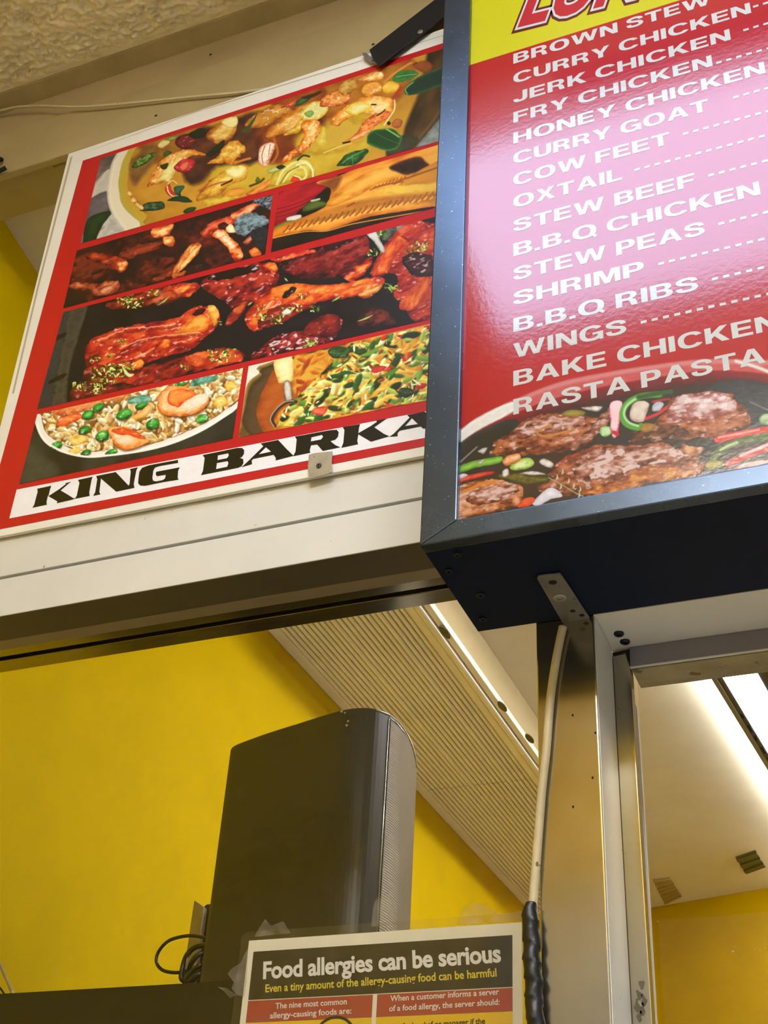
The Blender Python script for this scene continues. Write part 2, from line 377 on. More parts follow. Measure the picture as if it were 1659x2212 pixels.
for k in range(7):
    t = .30+k*.085; fbar('clip', .040, .050, ZK-0.0305, ZK-0.0286, m_gap, t, t+.03+.02*(k % 2))
# vents on the kitchen ceiling
m_vent = mat('vent_metal', '7A7248', .5, var=.15)
def vent(P, label, m, n):
    Q = [cz(*p, ZK-0.001) for p in P]; c = sum(Q)/4
    t = thing('ceiling_vent', (c[0], c[1], ZK-0.005), label, 'vent')
    solid('vent_body', [(q[0], q[1], ZK-0.001) for q in Q], (0, 0, -.003), m, t)
    for k in range(n):
        f = (k+.25)/n; g = (k+.6)/n
        a, b = Q[0]+(Q[3]-Q[0])*f, Q[1]+(Q[2]-Q[1])*f; d2, e2 = Q[0]+(Q[3]-Q[0])*g, Q[1]+(Q[2]-Q[1])*g
        solid('louvre', [(p[0], p[1], ZK-0.004) for p in (a, b, e2, d2)], (0, 0, -.006), m, t)
vent([(1588.6, 1851), (1632, 1836), (1654, 1872), (1612, 1887)], 'small dark square vent on the ceiling seen through right window', mat('dark_vent', '5A5836', .5, var=.2), 3)
vent([(1410, 1899), (1447, 1894), (1474, 1936), (1437, 1953)], 'faint beige louvred vent on ceiling near the back wall', mat('beige_vent', 'B39A62', .6, var=.1), 7)

# ribbed panel hung along the left wall
ZP = 3.18
rp = thing('ribbed_ceiling_panel', (-1.26, 3.0, ZP), 'long beige ribbed panel running along top of yellow wall', 'ceiling panel')
XR = at(930, 1300, 2, ZP)[0]; XL = -1.5; YE = at(1372, 1905, 2, ZP)[1]
m_rib = mat('beige_rib_enamel', 'FBF4E2', .5, var=.08, vs=14, stretch=(1, .2, 1))
m_back = mat('olive_backing', '6E5F32', .7, var=.2)
YL = at(1160, 1975, 2, ZP)[1]
def yend(x): return YL+(YE-YL)*(x-XL)/(XR-XL)
for nm, xa, xb, za, zb_, mm in (('backing', XL+.002, XR-.004, ZP+.010, ZP+.012, m_back), ('casing', XL+.002, XR-.004, ZP+.0125, ZK-.001, mat('tan_casing', 'B4A174', .7))):
    solid(nm, [(xa, 2.45, za), (xb, 2.45, za), (xb, yend(xb), za), (xa, yend(xa), za)], (0, 0, zb_-za), mm, rp)
box('wall_batten', XL+.001, XL+.036, 2.45, yend(XL+.018), ZP-.004, ZP+.012, m_rib, rp, bev=.004)
def slat_mesh(w_, h_, L):
    pr = [(0, .010), (0, -h_*.3), (w_*.10, -h_), (w_*.56, -h_), (w_*.68, -h_*.3), (w_*.68, .010)]
    V = [(x, y, z) for y in (0, L) for x, z in pr]; n = len(pr)
    F = [[i, i+1, n+i+1, n+i] for i in range(n-1)]+[list(range(n))[::-1], list(range(n, 2*n))]
    me = bpy.data.meshes.new('slat'); me.from_pydata(V, [], F); me.materials.append(m_rib)
    me.polygons.foreach_set('use_smooth', [False]*len(me.polygons)); me.update(); return me
x0 = XL+.038; x1 = XR-.072; N = 22; pt = (x1-x0)/N
Yj = at(1060, 1690, 2, ZP)[1]
LA = Yj-2.452; sm = slat_mesh(pt, .0036, 1.0); sm2 = slat_mesh(pt*1.15, .0060, LA); sm3 = slat_mesh(pt, .0036, LA)
for k in range(N):
    for (ys, me) in ((2.45, sm2 if k in (9, 17) else sm3), (Yj+.002, sm)):
        q = bpy.data.objects.new('slat', me); S.collection.objects.link(q); q.parent = rp
        q.location = (x0+k*pt-rp.location.x, ys-rp.location.y, ZP-rp.location.z)
        if me is sm: q.scale.y = yend(x0+k*pt)-Yj-.004
box('side_rail', XR-.070, XR-.046, 2.45, YE, ZP-.010, ZP+.012, m_rib, rp, bev=.004)
box('side_rail', XR-.042, XR-.022, 2.45, YE, ZP-.018, ZP+.012, m_rib, rp, bev=.006)
box('side_rail', XR-.019, XR, 2.45, YE, ZP-.010, ZP+.012, m_rib, rp, bev=.003)
for (px, py) in ((961, 1367), (1085, 1527), (1144, 1596)):
    c = at(px, py, 2, ZP-.018); V = []
    for j in range(12):
        an = j*math.pi/6; V.append((c[0]+.010*math.cos(an), c[1]+.034*math.sin(an), ZP-.0182))
    solid('fixing_slot', V, (0, 0, .003), mat('slot_grey', '5E5848', .4, var=.4, vs=60), rp)
for P in ([(932, 1352), (938, 1358), (1013, 1467), (1009, 1470), (984, 1436)], [(1014, 1471), (1018, 1470), (1062, 1527), (1115, 1597), (1102, 1602), (1060, 1548), (1042, 1508)]):
    V = [(lambda q: (q[0], q[1], ZP-.0085))(at(x, y, 2, ZP-.0085)) for x, y in P]
    solid('open_slot', V, (0, 0, .003), mat('slot_dark', '2E2C1C', .6, var=.5, vs=40), rp)

# ---- shelf, speaker and what lies around it
m_shelf = mat('black_brown_cabinet', '1D1A10', .35, var=.12, vs=5)
ZS = 1.967
box('wall_cabinet', -1.48, -.60, 1.60, 2.05, 1.55, ZS, m_shelf, bev=.002, label='black cabinet with plain front under the grey speaker', cat='cabinet')
sp = None
ZT = 2.40
top = [at(*p, 2, ZT) for p in ((500, 1620), (505, 1614), (570, 1590), (640, 1568), (700, 1549), (745, 1537), (780, 1533), (812, 1535), (840, 1545))]
gr = [at(*p, 2, ZT) for p in ((845, 1549), (860, 1561), (877, 1583), (889, 1608), (896, 1632), (900, 1660))]
front = crom(top, 4)
bx = np.array([.02, .12, 0]); back = [np.array([gr[-1][0]-.01, gr[-1][1]+.02, ZT]), np.array([gr[-1][0]-.05, gr[-1][1]+.06, ZT]), np.array([top[0][0]+.02, top[0][1]+.10, ZT])]
m_spk = mat('charcoal_speaker_shell', '2D2B27', .38, var=.08, vs=5, spots=(230, .80, '9A927E'), spec=.6)
m_grl = mat('grey_speaker_grille', 'CCC8BE', .45, metal=.1, var=.1)
cc = sum(top+gr)/len(top+gr)
sp = thing('loudspeaker', (cc[0], cc[1], ZS), 'tall grey loudspeaker with rounded ribbed grille on black cabinet', 'speaker')
def outline(P, s=1.0): return [(cc+(p-cc)*s) for p in P]
def lathe_like(name, P, z0, z1, m, par, edge=.006, cap=True):
    """vertical shell from plan outline with a rounded top rim"""
    V = []; n = len(P); rings = [(z0, 1.0), (z1-edge, 1.0), (z1-edge*.4, .992), (z1, .975)]
    for z, s in rings:
        for p in P: q = cc+(p-cc)*s; V.append((q[0], q[1], z))
    F = [[i*n+j, i*n+(j+1) % n, (i+1)*n+(j+1) % n, (i+1)*n+j] for i in range(len(rings)-1) for j in range(n)]
    F.append([3*n+j for j in range(n)])
    F.append(list(range(n))[::-1])
    return mesh_obj(name, V, F, m, par)
lathe_like('shell', front+[g for g in outline(gr, .985)]+back, ZS, ZT+.004, m_spk, sp)
# grille: closely spaced horizontal ribs wrapped around the rounded front
G = crom(gr, 3); zs = np.arange(ZS+.004, ZT-.004, .0020); V = []; F = []; n = len(G)
for i, z in enumerate(zs):
    s = 1.006 if i % 2 else .988
    for p in G: q = cc+(p-cc)*s; V.append((q[0], q[1], z))
F = [[i*n+j, i*n+j+1, (i+1)*n+j+1, (i+1)*n+j] for i in range(len(zs)-1) for j in range(n-1)]
mesh_obj('grille', V, F, m_grl, sp)
m_chr = mat('bright_trim', 'B8B8B4', .25, metal=.9)
pt_ = front[-1]; q0 = cc+(pt_-cc)*1.004
tube('trim_strip', [(q0[0], q0[1], ZS+.01), (q0[0], q0[1], ZT-.006)], .0012, m_chr, sp, seg=6, n=1)
rim = [np.array([*(cc+(p-cc)*1.0)[:2], ZT+.001]) for p in (front[-5:]+G)]
tube('top_trim', rim, .0014, m_chr, sp, seg=6, n=2)
for (px, py, rr) in ((738, 1537, .0022), (745, 1540, .0016), (752, 1558, .0018), (749, 1567, .0022), (512, 1663, .0012), (622, 1746, .0012), (729, 1847, .0012)):
    c = at(px, py, 1, at(745, 1537, 2, ZT)[1]-.002+(745-px)*.00033)
    V = [(c[0]+rr*math.cos(t)*(1+.4*math.sin(3*t)), c[1], c[2]+rr*math.sin(t)) for t in np.arange(0, 6.2, .8)]
    solid('paint_chip', V, (0, -.0004, 0), mat('chip_white', 'D8D2C0', .6), sp)
# metal offcut and brown block behind the speaker
YB = 1.93
m_met = mat('worn_pale_metal', 'C2B68E', .35, metal=.5, var=.2, vs=20)
P = [at(*p, 1, YB) for p in ((419, 1944), (431, 1952), (441, 1960), (436, 2000), (424, 2060))]; P[-1][2] = ZS; P.append(np.array([at(400, 2062, 1, YB)[0], YB, ZS]))
solid('metal_strip', P, (0, .012, 0), m_met, bev=.002, label='worn pale metal strip standing behind the speaker', cat='metal strip')
P = [at(*p, 1, YB+.02) for p in ((436, 1962), (446, 1953), (480, 1950), (480, 2070), (425, 2080))]; P[3][2] = ZS; P[4][2] = ZS
solid('brown_block', P, (0, .04, 0), mat('brown_block', '5C3F12', .6, var=.2), bev=.002, label='brown block between metal strip and speaker', cat='block')
YC = 1.80
def pc(x, y, dy=0): return at(x, y, 1, YC+dy)
m_cord = mat('black_cord', '14120A', .3, var=.2, spec=.6)
co = thing('coiled_cord', pc(400, 2110), 'coiled black cord beside the speaker base on the cabinet', 'cord')
tube('loop', [pc(452, 2030), (pc(430, 2023)), pc(400, 2022), pc(365, 2032), pc(343, 2055), pc(338, 2078), pc(352, 2096), pc(380, 2101), pc(404, 2097)], .0028, m_cord, co, n=6)
tube('coil', [pc(455, 2042), pc(425, 2045, .01), pc(405, 2062, .01), pc(396, 2085), pc(392, 2112), pc(400, 2120)], .0045, m_cord, co)
tube('coil', [pc(455, 2058), pc(430, 2062, -.01), pc(415, 2078, -.01), pc(408, 2096), pc(400, 2118)], .0045, m_cord, co)
tube('coil', [pc(455, 2078), pc(432, 2086, -.02), pc(415, 2100, -.015), pc(402, 2122)], .0045, m_cord, co)
tube('coil', [pc(455, 2100), pc(430, 2105, -.02), pc(410, 2122, -.015)], .0055, m_cord, co)
tube('antenna_rod', [at(-8, 2066, 1, 1.75), at(12, 2110, 1, 1.75), at(30, 2152, 1, 1.75)], .0028, m_met, n=3, label='thin pale metal rod leaning at far left of cabinet', cat='rod')
tube('thin_lead', [at(-12, 2126, 1, 1.72), at(0, 2134, 1, 1.72), at(14, 2155, 1, 1.72)], .0016, m_cord, n=4, label='short thin black lead beneath the pale rod', cat='lead')
# two added unseen fill lights, then the customer-side troffer (just above the photographer; seen mirrored in the menu)
fill_fx = thing('ceiling_fixture', (.59, 2.1, ZK-.02), 'added unseen fill light on kitchen ceiling behind the counter window', 'light fixture')  # lamp added out of view to brighten the yellow left wall
box('diffuser', .50, .68, 1.6, 2.75, ZK-.03, ZK-.004, m_diff, fill_fx)
fill_tr = thing('ceiling_panel_light', (.45, -1.15, 3.58), 'added unseen fill panel on ceiling over the customer floor', 'light fixture')  # fill lamp added for brightness, placed clear of the mirrored views
box('panel_diffuser', -.4, 1.3, -1.35, -.95, 3.43, 3.589, mat('back_panel', 'FFFFFF', .4, emit='F6F8FF', estr=BACKFILL, var=.01), fill_tr)
tr = thing('ceiling_panel_light', (0, .22, 3.58), 'cold white rectangular ceiling panel light above the counter', 'light fixture')
m_tro = mat('cold_panel', 'FFFFFF', .4, emit='BCD6FF', estr=TROFFER, var=.01)
box('panel_diffuser', -.68, .62, -.02, .43, 3.505, 3.586, m_tro, tr)
box('panel_tray', -.71, .65, -.01, .49, 3.5865, 3.5905, m_white, tr)
# ================================================================== POSTER
YP = 1.190
def to_x(p0, p1, x=-.4155, y=YP):
    a, b = at(*p0, 1, y), at(*p1, 1, y); t = (x-a[0])/(b[0]-a[0]); c = a+(b-a)*t; return proj(c)
m_board = mat('poster_card', 'E8E4D8', .5, var=.05, vs=8, spots=(60, .76, 'BFB79C'), bump=.1, bs=300)
m_red = mat('poster_red', 'BE1820', .34, var=.04, vs=20, spots=(260, .80, 'D8606A'))
m_pwh = mat('poster_white', 'F0EEF2', .36, var=.04, vs=30)
m_ink = mat('poster_black_ink', '17150F', .3, var=.1)
po = thing('food_poster', (-.82, YP, 2.49), 'large red bordered food photo poster with bold black title on white band', 'poster')
bt = [(148, 332), to_x((148, 332), (957, 62)), to_x((0, 1158), (910, 985)), (-62, 1170)]
solid('board', [at(*p, 1, YP+.0015) for p in bt], (0, .006, 0), m_board, po, bev=.0008)
m_crease = mat('crease_shade', 'B7AB8C', .6, var=.1)
flat('fold_crease', [[(152, 340), (157, 337), (84, 620), (30, 850), (26, 850), (80, 620)]], YP+.0012, m_crease, po)
flat('fold_crease', [[(160, 338), (420, 242), to_x((420, 242), (957, 76)), to_x((420, 243.4), (957, 77.2)), (420, 243.4)]], YP+.0012, m_crease, po)
rd = [(179, 347), to_x((179, 347), (957, 93)), to_x((0, 1143), (910, 965)), (-40, 1151)]
flat('red_ground', [rd], YP+.0011, m_red, po)
wb = [(36, 1057.5), to_x((36, 1057.5), (917, 889)), to_x((20, 1120), (911, 947)), (20, 1120)]
flat('title_band', [wb], YP+.0008, m_pwh, po)
GA = lambda x, y: (40+x*.26522, 860+y*.26522)
GB = lambda x, y: (420+x*.30742, 860+y*.30742)
def gl(f, *ps): return [f(x, y) for x, y in ps]
L = []
L.append(('K', [gl(GA, (152, 738), (268, 713), (256, 745), (244, 798), (330, 742), (385, 700), (382, 692), (428, 681), (400, 702), (343, 752), (400, 785), (445, 814), (462, 816), (440, 826), (312, 856), (316, 840), (240, 792), (228, 845), (230, 868), (112, 893), (128, 868), (140, 820), (156, 762))]))
L.append(('I', [gl(GA, (484, 666), (604, 640), (595, 665), (576, 768), (580, 796), (458, 820), (474, 795), (496, 690))]))
L.append(('N', [gl(GA, (632, 634), (792, 602), (896, 712), (904, 700), (914, 600), (908, 577), (972, 563), (960, 588), (938, 700), (944, 730), (796, 762), (672, 655), (658, 765), (668, 783), (608, 796), (624, 766), (641, 660))]))
L.append(('G', [gl(GA, (1298, 503), (1300, 527), (1150, 553), (1112, 566), (1098, 590), (1090, 650), (1096, 672), (1120, 678), (1172, 668), (1192, 655), (1200, 624), (1128, 636), (1118, 624), (1120, 600), (1314, 563), (1300, 592), (1296, 650), (1304, 664), (1180, 684), (1150, 690), (1030, 714), (992, 712), (974, 694), (976, 660), (984, 600), (1006, 568), (1060, 547))]))
L.append(('B', [gl(GB, (57, 400), (300, 350), (335, 350), (350, 365), (348, 392), (335, 412), (318, 420), (342, 428), (345, 455), (332, 478), (305, 490), (46, 541), (60, 510), (72, 420)), gl(GB, (165, 402), (238, 387), (241, 405), (228, 422), (162, 435)), gl(GB, (158, 456), (232, 442), (239, 458), (230, 482), (152, 498))]))
L.append(('A', [gl(GB, (465, 318), (588, 294), (650, 360), (697, 405), (570, 438), (572, 420), (556, 398), (412, 427), (402, 440), (405, 464), (330, 486), (380, 440), (484, 338)), gl(GB, (502, 345), (538, 376), (452, 394))]))
L.append(('R', [gl(GB, (706, 270), (960, 224), (1000, 222), (1014, 240), (1008, 272), (990, 292), (955, 302), (990, 330), (1026, 345), (902, 371), (862, 326), (820, 332), (810, 365), (814, 384), (694, 408), (710, 375), (718, 290)), gl(GB, (822, 275), (896, 258), (904, 272), (890, 290), (818, 304))]))
L.append(('K', [gl(GB, (1042, 204), (1164, 182), (1156, 210), (1152, 246), (1240, 195), (1282, 166), (1276, 157), (1352, 144), (1320, 165), (1264, 205), (1330, 250), (1370, 268), (1240, 306), (1152, 254), (1144, 300), (1150, 324), (1032, 349), (1046, 315), (1054, 225))]))
L.append(('A', [gl(GB, (1494, 119), (1616, 94), (1700, 165), (1760, 188), (1630, 214), (1606, 214), (1590, 199), (1442, 229), (1428, 245), (1428, 268), (1368, 272), (1400, 250), (1512, 136)), gl(GB, (1528, 142), (1570, 182), (1480, 196))]))
for ch, ps in L: flat('letter', ps, YP+.0005, m_ink, po)
# clip holding the lower edge
cl = thing('poster_clip', at(693, 1030, 1, 1.188), 'small bent metal clip screwed over lower edge of poster', 'clip')
P = [at(*p, 1, 1.1885) for p in ((668, 984), (680, 980), (719, 976), (717, 1000), (720, 1021), (695, 1029), (668, 1036), (666, 1010))]
solid('clip_plate', P, (0, -.0016, 0), mat('stained_clip', 'B8B09A', .45, metal=.4, var=.15, vs=60, spots=(120, .66, '857A5C')), cl, bev=.0004)
screw('screw', at(689, 1006, 1, 1.1865), (0, -1, 0), .0038, m_screw, cl)

# black strap with screw at the upper edge
st = thing('mounting_strap', at(880, 110, 1, 1.18), 'black metal strap with one screw pinning top of poster', 'bracket')
P = [at(*p, 1, 1.1835) for p in ((799, 111), (806, 128), (820, 147), (960, 40), (1010, 2), (1040, -22), (1030, -60), (944, 0))]
solid('strap', P, (0, -.0035, 0), m_black, st, bev=.001)
P = [at(*p, 1, 1.186) for p in ((783, 116), (792, 116), (803, 126), (812, 140), (800, 136), (788, 128))]
solid('bent_tip', P, (0, -.002, 0), m_steel, st, bev=.0006, label='bare grey tip')
screw('screw', at(908, 69, 1, 1.18), (0, -1, 0), .0048, m_alu, st)

# ================================================================== LIGHT BOX MENU
YF = 1.012; ZB = 2.2197; XA = -.4135; XB = .72; ZTP = 3.42; FW = .0395
lb = thing('menu_light_box', ((XA+XB)/2, 1.1, ZB), 'deep black framed menu box listing chicken dishes in white on red', 'menu board')
# mitred front frame: flat face, bevelled inner lip
def frame_side(a, b, c, d, nm):
    P = [np.array([p[0], YF, p[1]]) for p in (a, b, c, d)]
    return solid(nm, P, (0, .016, 0), m_frame, lb, bev=.0016)
frame_side((XA, ZB), (XA+FW, ZB+.0235), (XA+FW, ZTP-.024), (XA, ZTP), 'frame_side')
frame_side((XB, ZB), (XB, ZTP), (XB-FW, ZTP-.024), (XB-FW, ZB+.0235), 'frame_side')
frame_side((XA, ZB), (XB, ZB), (XB-FW, ZB+.0235), (XA+FW, ZB+.0235), 'frame_side')
frame_side((XA, ZTP), (XA+FW, ZTP-.024), (XB-FW, ZTP-.024), (XB, ZTP), 'frame_side')
box('bottom_panel', XA, XB, YF+.0165, 1.199, ZB+.0005, ZB+.004, m_navy, lb, bev=.0008)
box('side_panel', XA, XA+.003, YF+.0165, 1.199, ZB+.0045, ZTP-.005, m_navy, lb)
box('side_panel', XB-.003, XB, YF+.0165, 1.199, ZB+.0045, ZTP-.005, m_navy, lb)
box('top_panel', XA, XB, YF+.0165, 1.199, ZTP-.0045, ZTP-.001, m_navy, lb)
box('back_panel', XA+.003, XB-.003, 1.1965, 1.1992, ZB+.0045, ZTP-.005, m_navy, lb)
YM = YF+.007
box('face_backing', XA+.012, XB-.012, YM+.001, YM+.004, ZB+.012, ZTP-.012, m_board, lb)
for px, py in ((988, 1198), (970, 1233), (1038, 1285), (1043, 1337)):
    screw('screw', at(px, py, 2, ZB), (0, 0, -1), .0043, m_screwd, lb, h=.002)
m_mred = mat('menu_red', '9E0E18', .12, spec=.85, var=.02, vs=10, bump=.10, bs=160)
m_mwh = mat('menu_white', 'B8BAB8', .12, spec=.85, var=.03, vs=40, bump=.10, bs=160)
m_myel = mat('menu_yellow', 'B4B010', .14, spec=.85, var=.02, bump=.10, bs=160)
def bow(x): return .0014*np.exp(-(np.asarray(x)-XA-.013)/.034)
X0, X1 = XA+.013, XB-.013; ZY = 3.0005; ZPH = 2.47
def rect(name, x0, x1, z0, z1, y, m, **k):
    xs = np.concatenate([np.linspace(x0, x0+.2, 40), [x1]]); n = len(xs)
    V = [(x, y+float(bow(x)), z) for z in (z0, z1) for x in xs]
    return mesh_obj(name, V, [(i, i+1, n+i+1, n+i) for i in range(n-1)], m, lb, smooth=True, **k)
rect('red_field', X0, X1, ZPH, ZY, YM, m_mred)
rect('red_field', .10, X1, ZB+.014, ZPH, YM, m_mred)
rect('yellow_field', X0, X1, ZY, ZTP-.013, YM, m_myel)
def sup(cx, cy, rx, ry, a0, a1, n=22, e=2.35):
    out = []
    for k in range(n+1):
        t = math.radians(a0+(a1-a0)*k/n); c, q = math.cos(t), math.sin(t)
        out.append((cx+rx*math.copysign(abs(c)**(2/e), c), cy+ry*math.copysign(abs(q)**(2/e), q)))
    return out
def s_glyph():
    C = crom([(72, 68), (67, 83), (43, 91), (18, 84), (13, 71), (22, 60), (42, 53), (64, 45), (72, 30), (65, 15), (42, 8.5), (17, 15), (11, 32)], 5); L, R_ = [], []
    for i, p in enumerate(C):
        t = C[min(i+1, len(C)-1)]-C[max(i-1, 0)]; t = t/np.linalg.norm(t); nx, ny = -t[1], t[0]
        L.append((p[0]+nx*11.5, p[1]+ny*9)); R_.append((p[0]-nx*11.5, p[1]-ny*9))
    return [L+R_[::-1]]
GL = {
 'E': (78, [[(0,0),(78,0),(78,18),(24,18),(24,42),(72,42),(72,59),(24,59),(24,82),(76,82),(76,100),(0,100)]]),
 'F': (74, [[(0,0),(24,0),(24,40),(68,40),(68,58),(24,58),(24,82),(74,82),(74,100),(0,100)]]),
 'H': (88, [[(0,0),(24,0),(24,41),(64,41),(64,0),(88,0),(88,100),(64,100),(64,60),(24,60),(24,100),(0,100)]]),
 'I': (24, [[(0,0),(24,0),(24,100),(0,100)]]),
 'L': (70, [[(0,0),(70,0),(70,18),(24,18),(24,100),(0,100)]]),
 'T': (82, [[(29,0),(53,0),(53,82),(82,82),(82,100),(0,100),(0,82),(29,82)]]),
 'N': (88, [[(0,0),(23,0),(23,63),(62,0),(88,0),(88,100),(65,100),(65,38),(26,100),(0,100)]]),
 'M': (104, [[(0,0),(22,0),(22,70),(42,0),(62,0),(82,70),(82,0),(104,0),(104,100),(70,100),(52,38),(34,100),(0,100)]]),
 'A': (98, [[(0,0),(24,0),(32,21),(66,21),(74,0),(98,0),(62,100),(36,100)], [(38,38),(60,38),(49,74)]]),
 'K': (90, [[(0,0),(24,0),(24,28),(36,41),(62,0),(91,0),(53,57),(88,100),(59,100),(24,58),(24,100),(0,100)]]),
 'W': (136, [[(25,0),(50,0),(68,68),(86,0),(111,0),(136,100),(112,100),(98,32),(80,100),(56,100),(38,32),(24,100),(0,100)]]),
 'X': (92, [[(0,0),(27,0),(46,34),(65,0),(92,0),(60,51),(90,100),(63,100),(46,69),(29,100),(2,100),(32,51)]]),
 'Y': (90, [[(33,0),(57,0),(57,40),(90,100),(64,100),(45,62),(26,100),(0,100),(33,40)]]),
 'B': (84, [[(0,0),(52,0),(68,3),(79,11),(84,24),(84,32),(79,44),(66,52),(76,60),(80,70),(80,78),(75,90),(65,97),(50,100),(0,100)], [(24,17),(48,17),(57,20),(60,29),(57,39),(48,43),(24,43)], [(24,59),(46,59),(54,62),(57,71),(54,80),(46,83),(24,83)]]),
 'R': (86, [[(0,0),(24,0),(24,38),(40,38),(50,35),(54,27),(56,8),(60,0),(86,0),(82,5),(78,28),(73,40),(62,47),(74,54),(81,66),(81,76),(76,89),(66,97),(50,100),(0,100)], [(24,55),(46,55),(55,59),(57,69),(55,79),(46,83),(24,83)]]),
 'P': (81, [[(0,0),(24,0),(24,35),(48,35),(66,38),(77,48),(81,60),(81,75),(76,88),(66,97),(50,100),(0,100)], [(24,52),(46,52),(55,56),(57,67),(55,78),(46,83),(24,83)]]),
 'J': (70, [[(0,32),(0,26),(4,10),(15,0),(34,-2),(54,1),(66,12),(70,28),(70,100),(46,100),(46,30),(43,20),(35,16),(27,19),(23,28),(23,32)]]),
 'U': (86, [[(0,100),(0,36),(4,16),(15,3),(32,-2),(54,-2),(71,3),(82,16),(86,36),(86,100),(62,100),(62,36),(59,22),(51,16),(35,16),(27,22),(24,36),(24,100)]]),
 'O': (102, [sup(51, 50, 51, 52, 0, 344), sup(51, 50, 26, 34, 0, 344)]),
 'Q': (102, [sup(51, 50, 51, 52, 0, 300)+[(82, 8), (96, -10), (106, 4), (92, 16)]+sup(51, 50, 51, 52, 322, 344, 2), sup(51, 50, 26, 34, 0, 344)]),
 'C': (94, [sup(50, 50, 50, 52, 30, 330)+sup(50, 50, 26, 34, 322, 38)]),
 'G': (98, [sup(50, 50, 50, 52, 34, 305)+[(82, 0), (98, 0), (98, 54), (54, 54), (54, 38), (76, 38), (74, 28)]+sup(50, 50, 26, 34, 300, 38)]),
 'S': (84, s_glyph()), '.': (24, [[(0,0),(24,0),(24,20),(0,20)]]), ' ': (26, [])}
def menu_text(name, body, x0, x1, z, cap, m):
    adv = 0; polys = []
    for ch in body:
        wd, G = GL[ch]
        for g in G: polys.append([(px+adv, pz) for px, pz in g])
        adv += wd+(11 if ch != ' ' else 8)
    adv -= 11; k = (x1-x0)/adv
    cu = bpy.data.curves.new(name, 'CURVE'); cu.dimensions = '2D'; cu.fill_mode = 'BOTH'
    for Pp in polys:
        sp_ = cu.splines.new('POLY'); sp_.points.add(len(Pp)-1)
        for i, (a_, b_) in enumerate(Pp): sp_.points[i].co = (a_/100, b_/100, 0, 1)
        sp_.use_cyclic_u = True
    def fn(V):
        X = x0+V[:, 0]*100*k; return np.stack([X, YM-.00022+bow(X), z+V[:, 1]*cap], 1)
    return curve_flat(name, cu, fn, m, lb)
menu = [('BROWN STEW CHICKEN', 138, None, (1334, 63)), ('CURRY CHICKEN', 181, 1621, None), ('JERK CHICKEN', 223, 1577, None), ('FRY CHICKEN', 266, 1538, None), ('HONEY CHICKEN', 311, 1652, None),
        ('CURRY GOAT', 355, 1530, None), ('COW FEET', 402, 1446, None), ('OXTAIL', 450, 1343, None), ('STEW BEEF', 502, 1501, None), ('B.B.Q CHICKEN', 554, 1641, None),
        ('STEW PEAS', 607, 1522, None), ('SHRIMP', 660, 1391, None), ('B.B.Q RIBS', 718, 1508, None), ('WINGS', 774, 1353, None), ('BAKE CHICKEN', 834, 1683, None), ('RASTA PASTA', 896, 1652, None)]
xl = -.3133
dots = {1: 1628, 2: 1607, 3: 1547, 5: 1585, 6: 1476, 7: 1371, 8: 1531, 10: 1553, 11: 1423, 12: 1539, 13: 1385}
for i, (t, yb, xr, _) in enumerate(menu):
    a = at(1109, yb, 1, YM); zb = a[2]; xl = a[0]; cap = .0213
    if xr is None:
        adv_ = sum(GL[c][0]+(11 if c != ' ' else 8) for c in t)-11; x1 = xl+(at(1334, 63, 1, YM)[0]-xl)*adv_/540
    else:
        # find the right end on the same height
        lo, hi = xl, .3
        for _ in range(40):
            mid = (lo+hi)/2
            if proj((mid, YM, zb+.01))[0] < xr: lo = mid
            else: hi = mid
        x1 = lo
    menu_text('menu_line', t, xl, x1, zb, cap, m_mwh)
    if i in dots:
        lo, hi = xl, .3
        for _ in range(40):
            mid = (lo+hi)/2
            if proj((mid, YM, zb+.004))[0] < dots[i]: lo = mid
            else: hi = mid
        V = []; F = []; x = lo; k = 0; dz = .0085 if i not in (3,) else .001
        while x < .52:
            V += [(x, YM-.00022, zb+dz), (x+.0064, YM-.00022, zb+dz), (x+.0064, YM-.00022, zb+dz+.0038), (x, YM-.00022, zb+dz+.0038)]
            F.append((k, k+1, k+2, k+3)); k += 4; x += .0119
        mesh_obj('dot_leader', V, F, m_mwh, lb)
m_mar = mat('menu_maroon', '5A1218', .14, var=.05); m_mr2 = mat('menu_title_red', 'A5202C', .14, var=.03)
a = at(1103, 66, 1, YM); b = at(1300, 17, 1, YM); dv = (b-a)/np.linalg.norm(b-a); upv = np.array([-dv[2], 0, dv[0]])
for bold, mm, push, sh in ((.115, m_mar, .0002, 0), (.075, m_mwh, .0004, 0), (.04, m_mr2, .0006, 0)):
    cu = bpy.data.curves.new('t', 'FONT'); cu.body = 'LUNCH'; cu.size = 1; cu.offset = bold; cu.shear = .3; cu.resolution_u = 4; cu.space_character = 1.12
    SC = .080; org = a+dv*.008+upv*.0075
    def fn(V, push=push): return org+np.outer(V[:, 0]*SC, dv)+np.outer(V[:, 1]*SC*1.7, upv)+np.array([0, -push, 0])
    curve_flat('title_lettering', cu, fn, mm, lb)
# support bracket under the box
br = thing('support_bracket', at(1218, 1300, 2, ZB-.003), 'grey flat steel bracket with screws under the menu box', 'bracket')
P = [at(*p, 2, ZB-.0006) for p in ((1160, 1246), (1163, 1241), (1210, 1236), (1214, 1240), (1277, 1337), (1276, 1345), (1250, 1348), (1222, 1354))]
solid('bracket_plate', P, (0, 0, -.0024), m_steel, br, bev=.0005)
screw('screw', at(1209, 1291, 2, ZB-.003), (0, 0, -1), .0072, mat('washer_screw', 'A3A19E', .4, metal=.6), br)
for px, py, r in ((1194, 1258, .0045), (1237, 1320, .0032), (1257, 1329, .0030)):
    c = at(px, py, 2, ZB-.0031)
    solid('hole', [(c[0]+r*math.cos(t), c[1]+r*math.sin(t), ZB-.00305) for t in np.arange(0, 6.2, .63)], (0, 0, -.0002), m_gap, br)

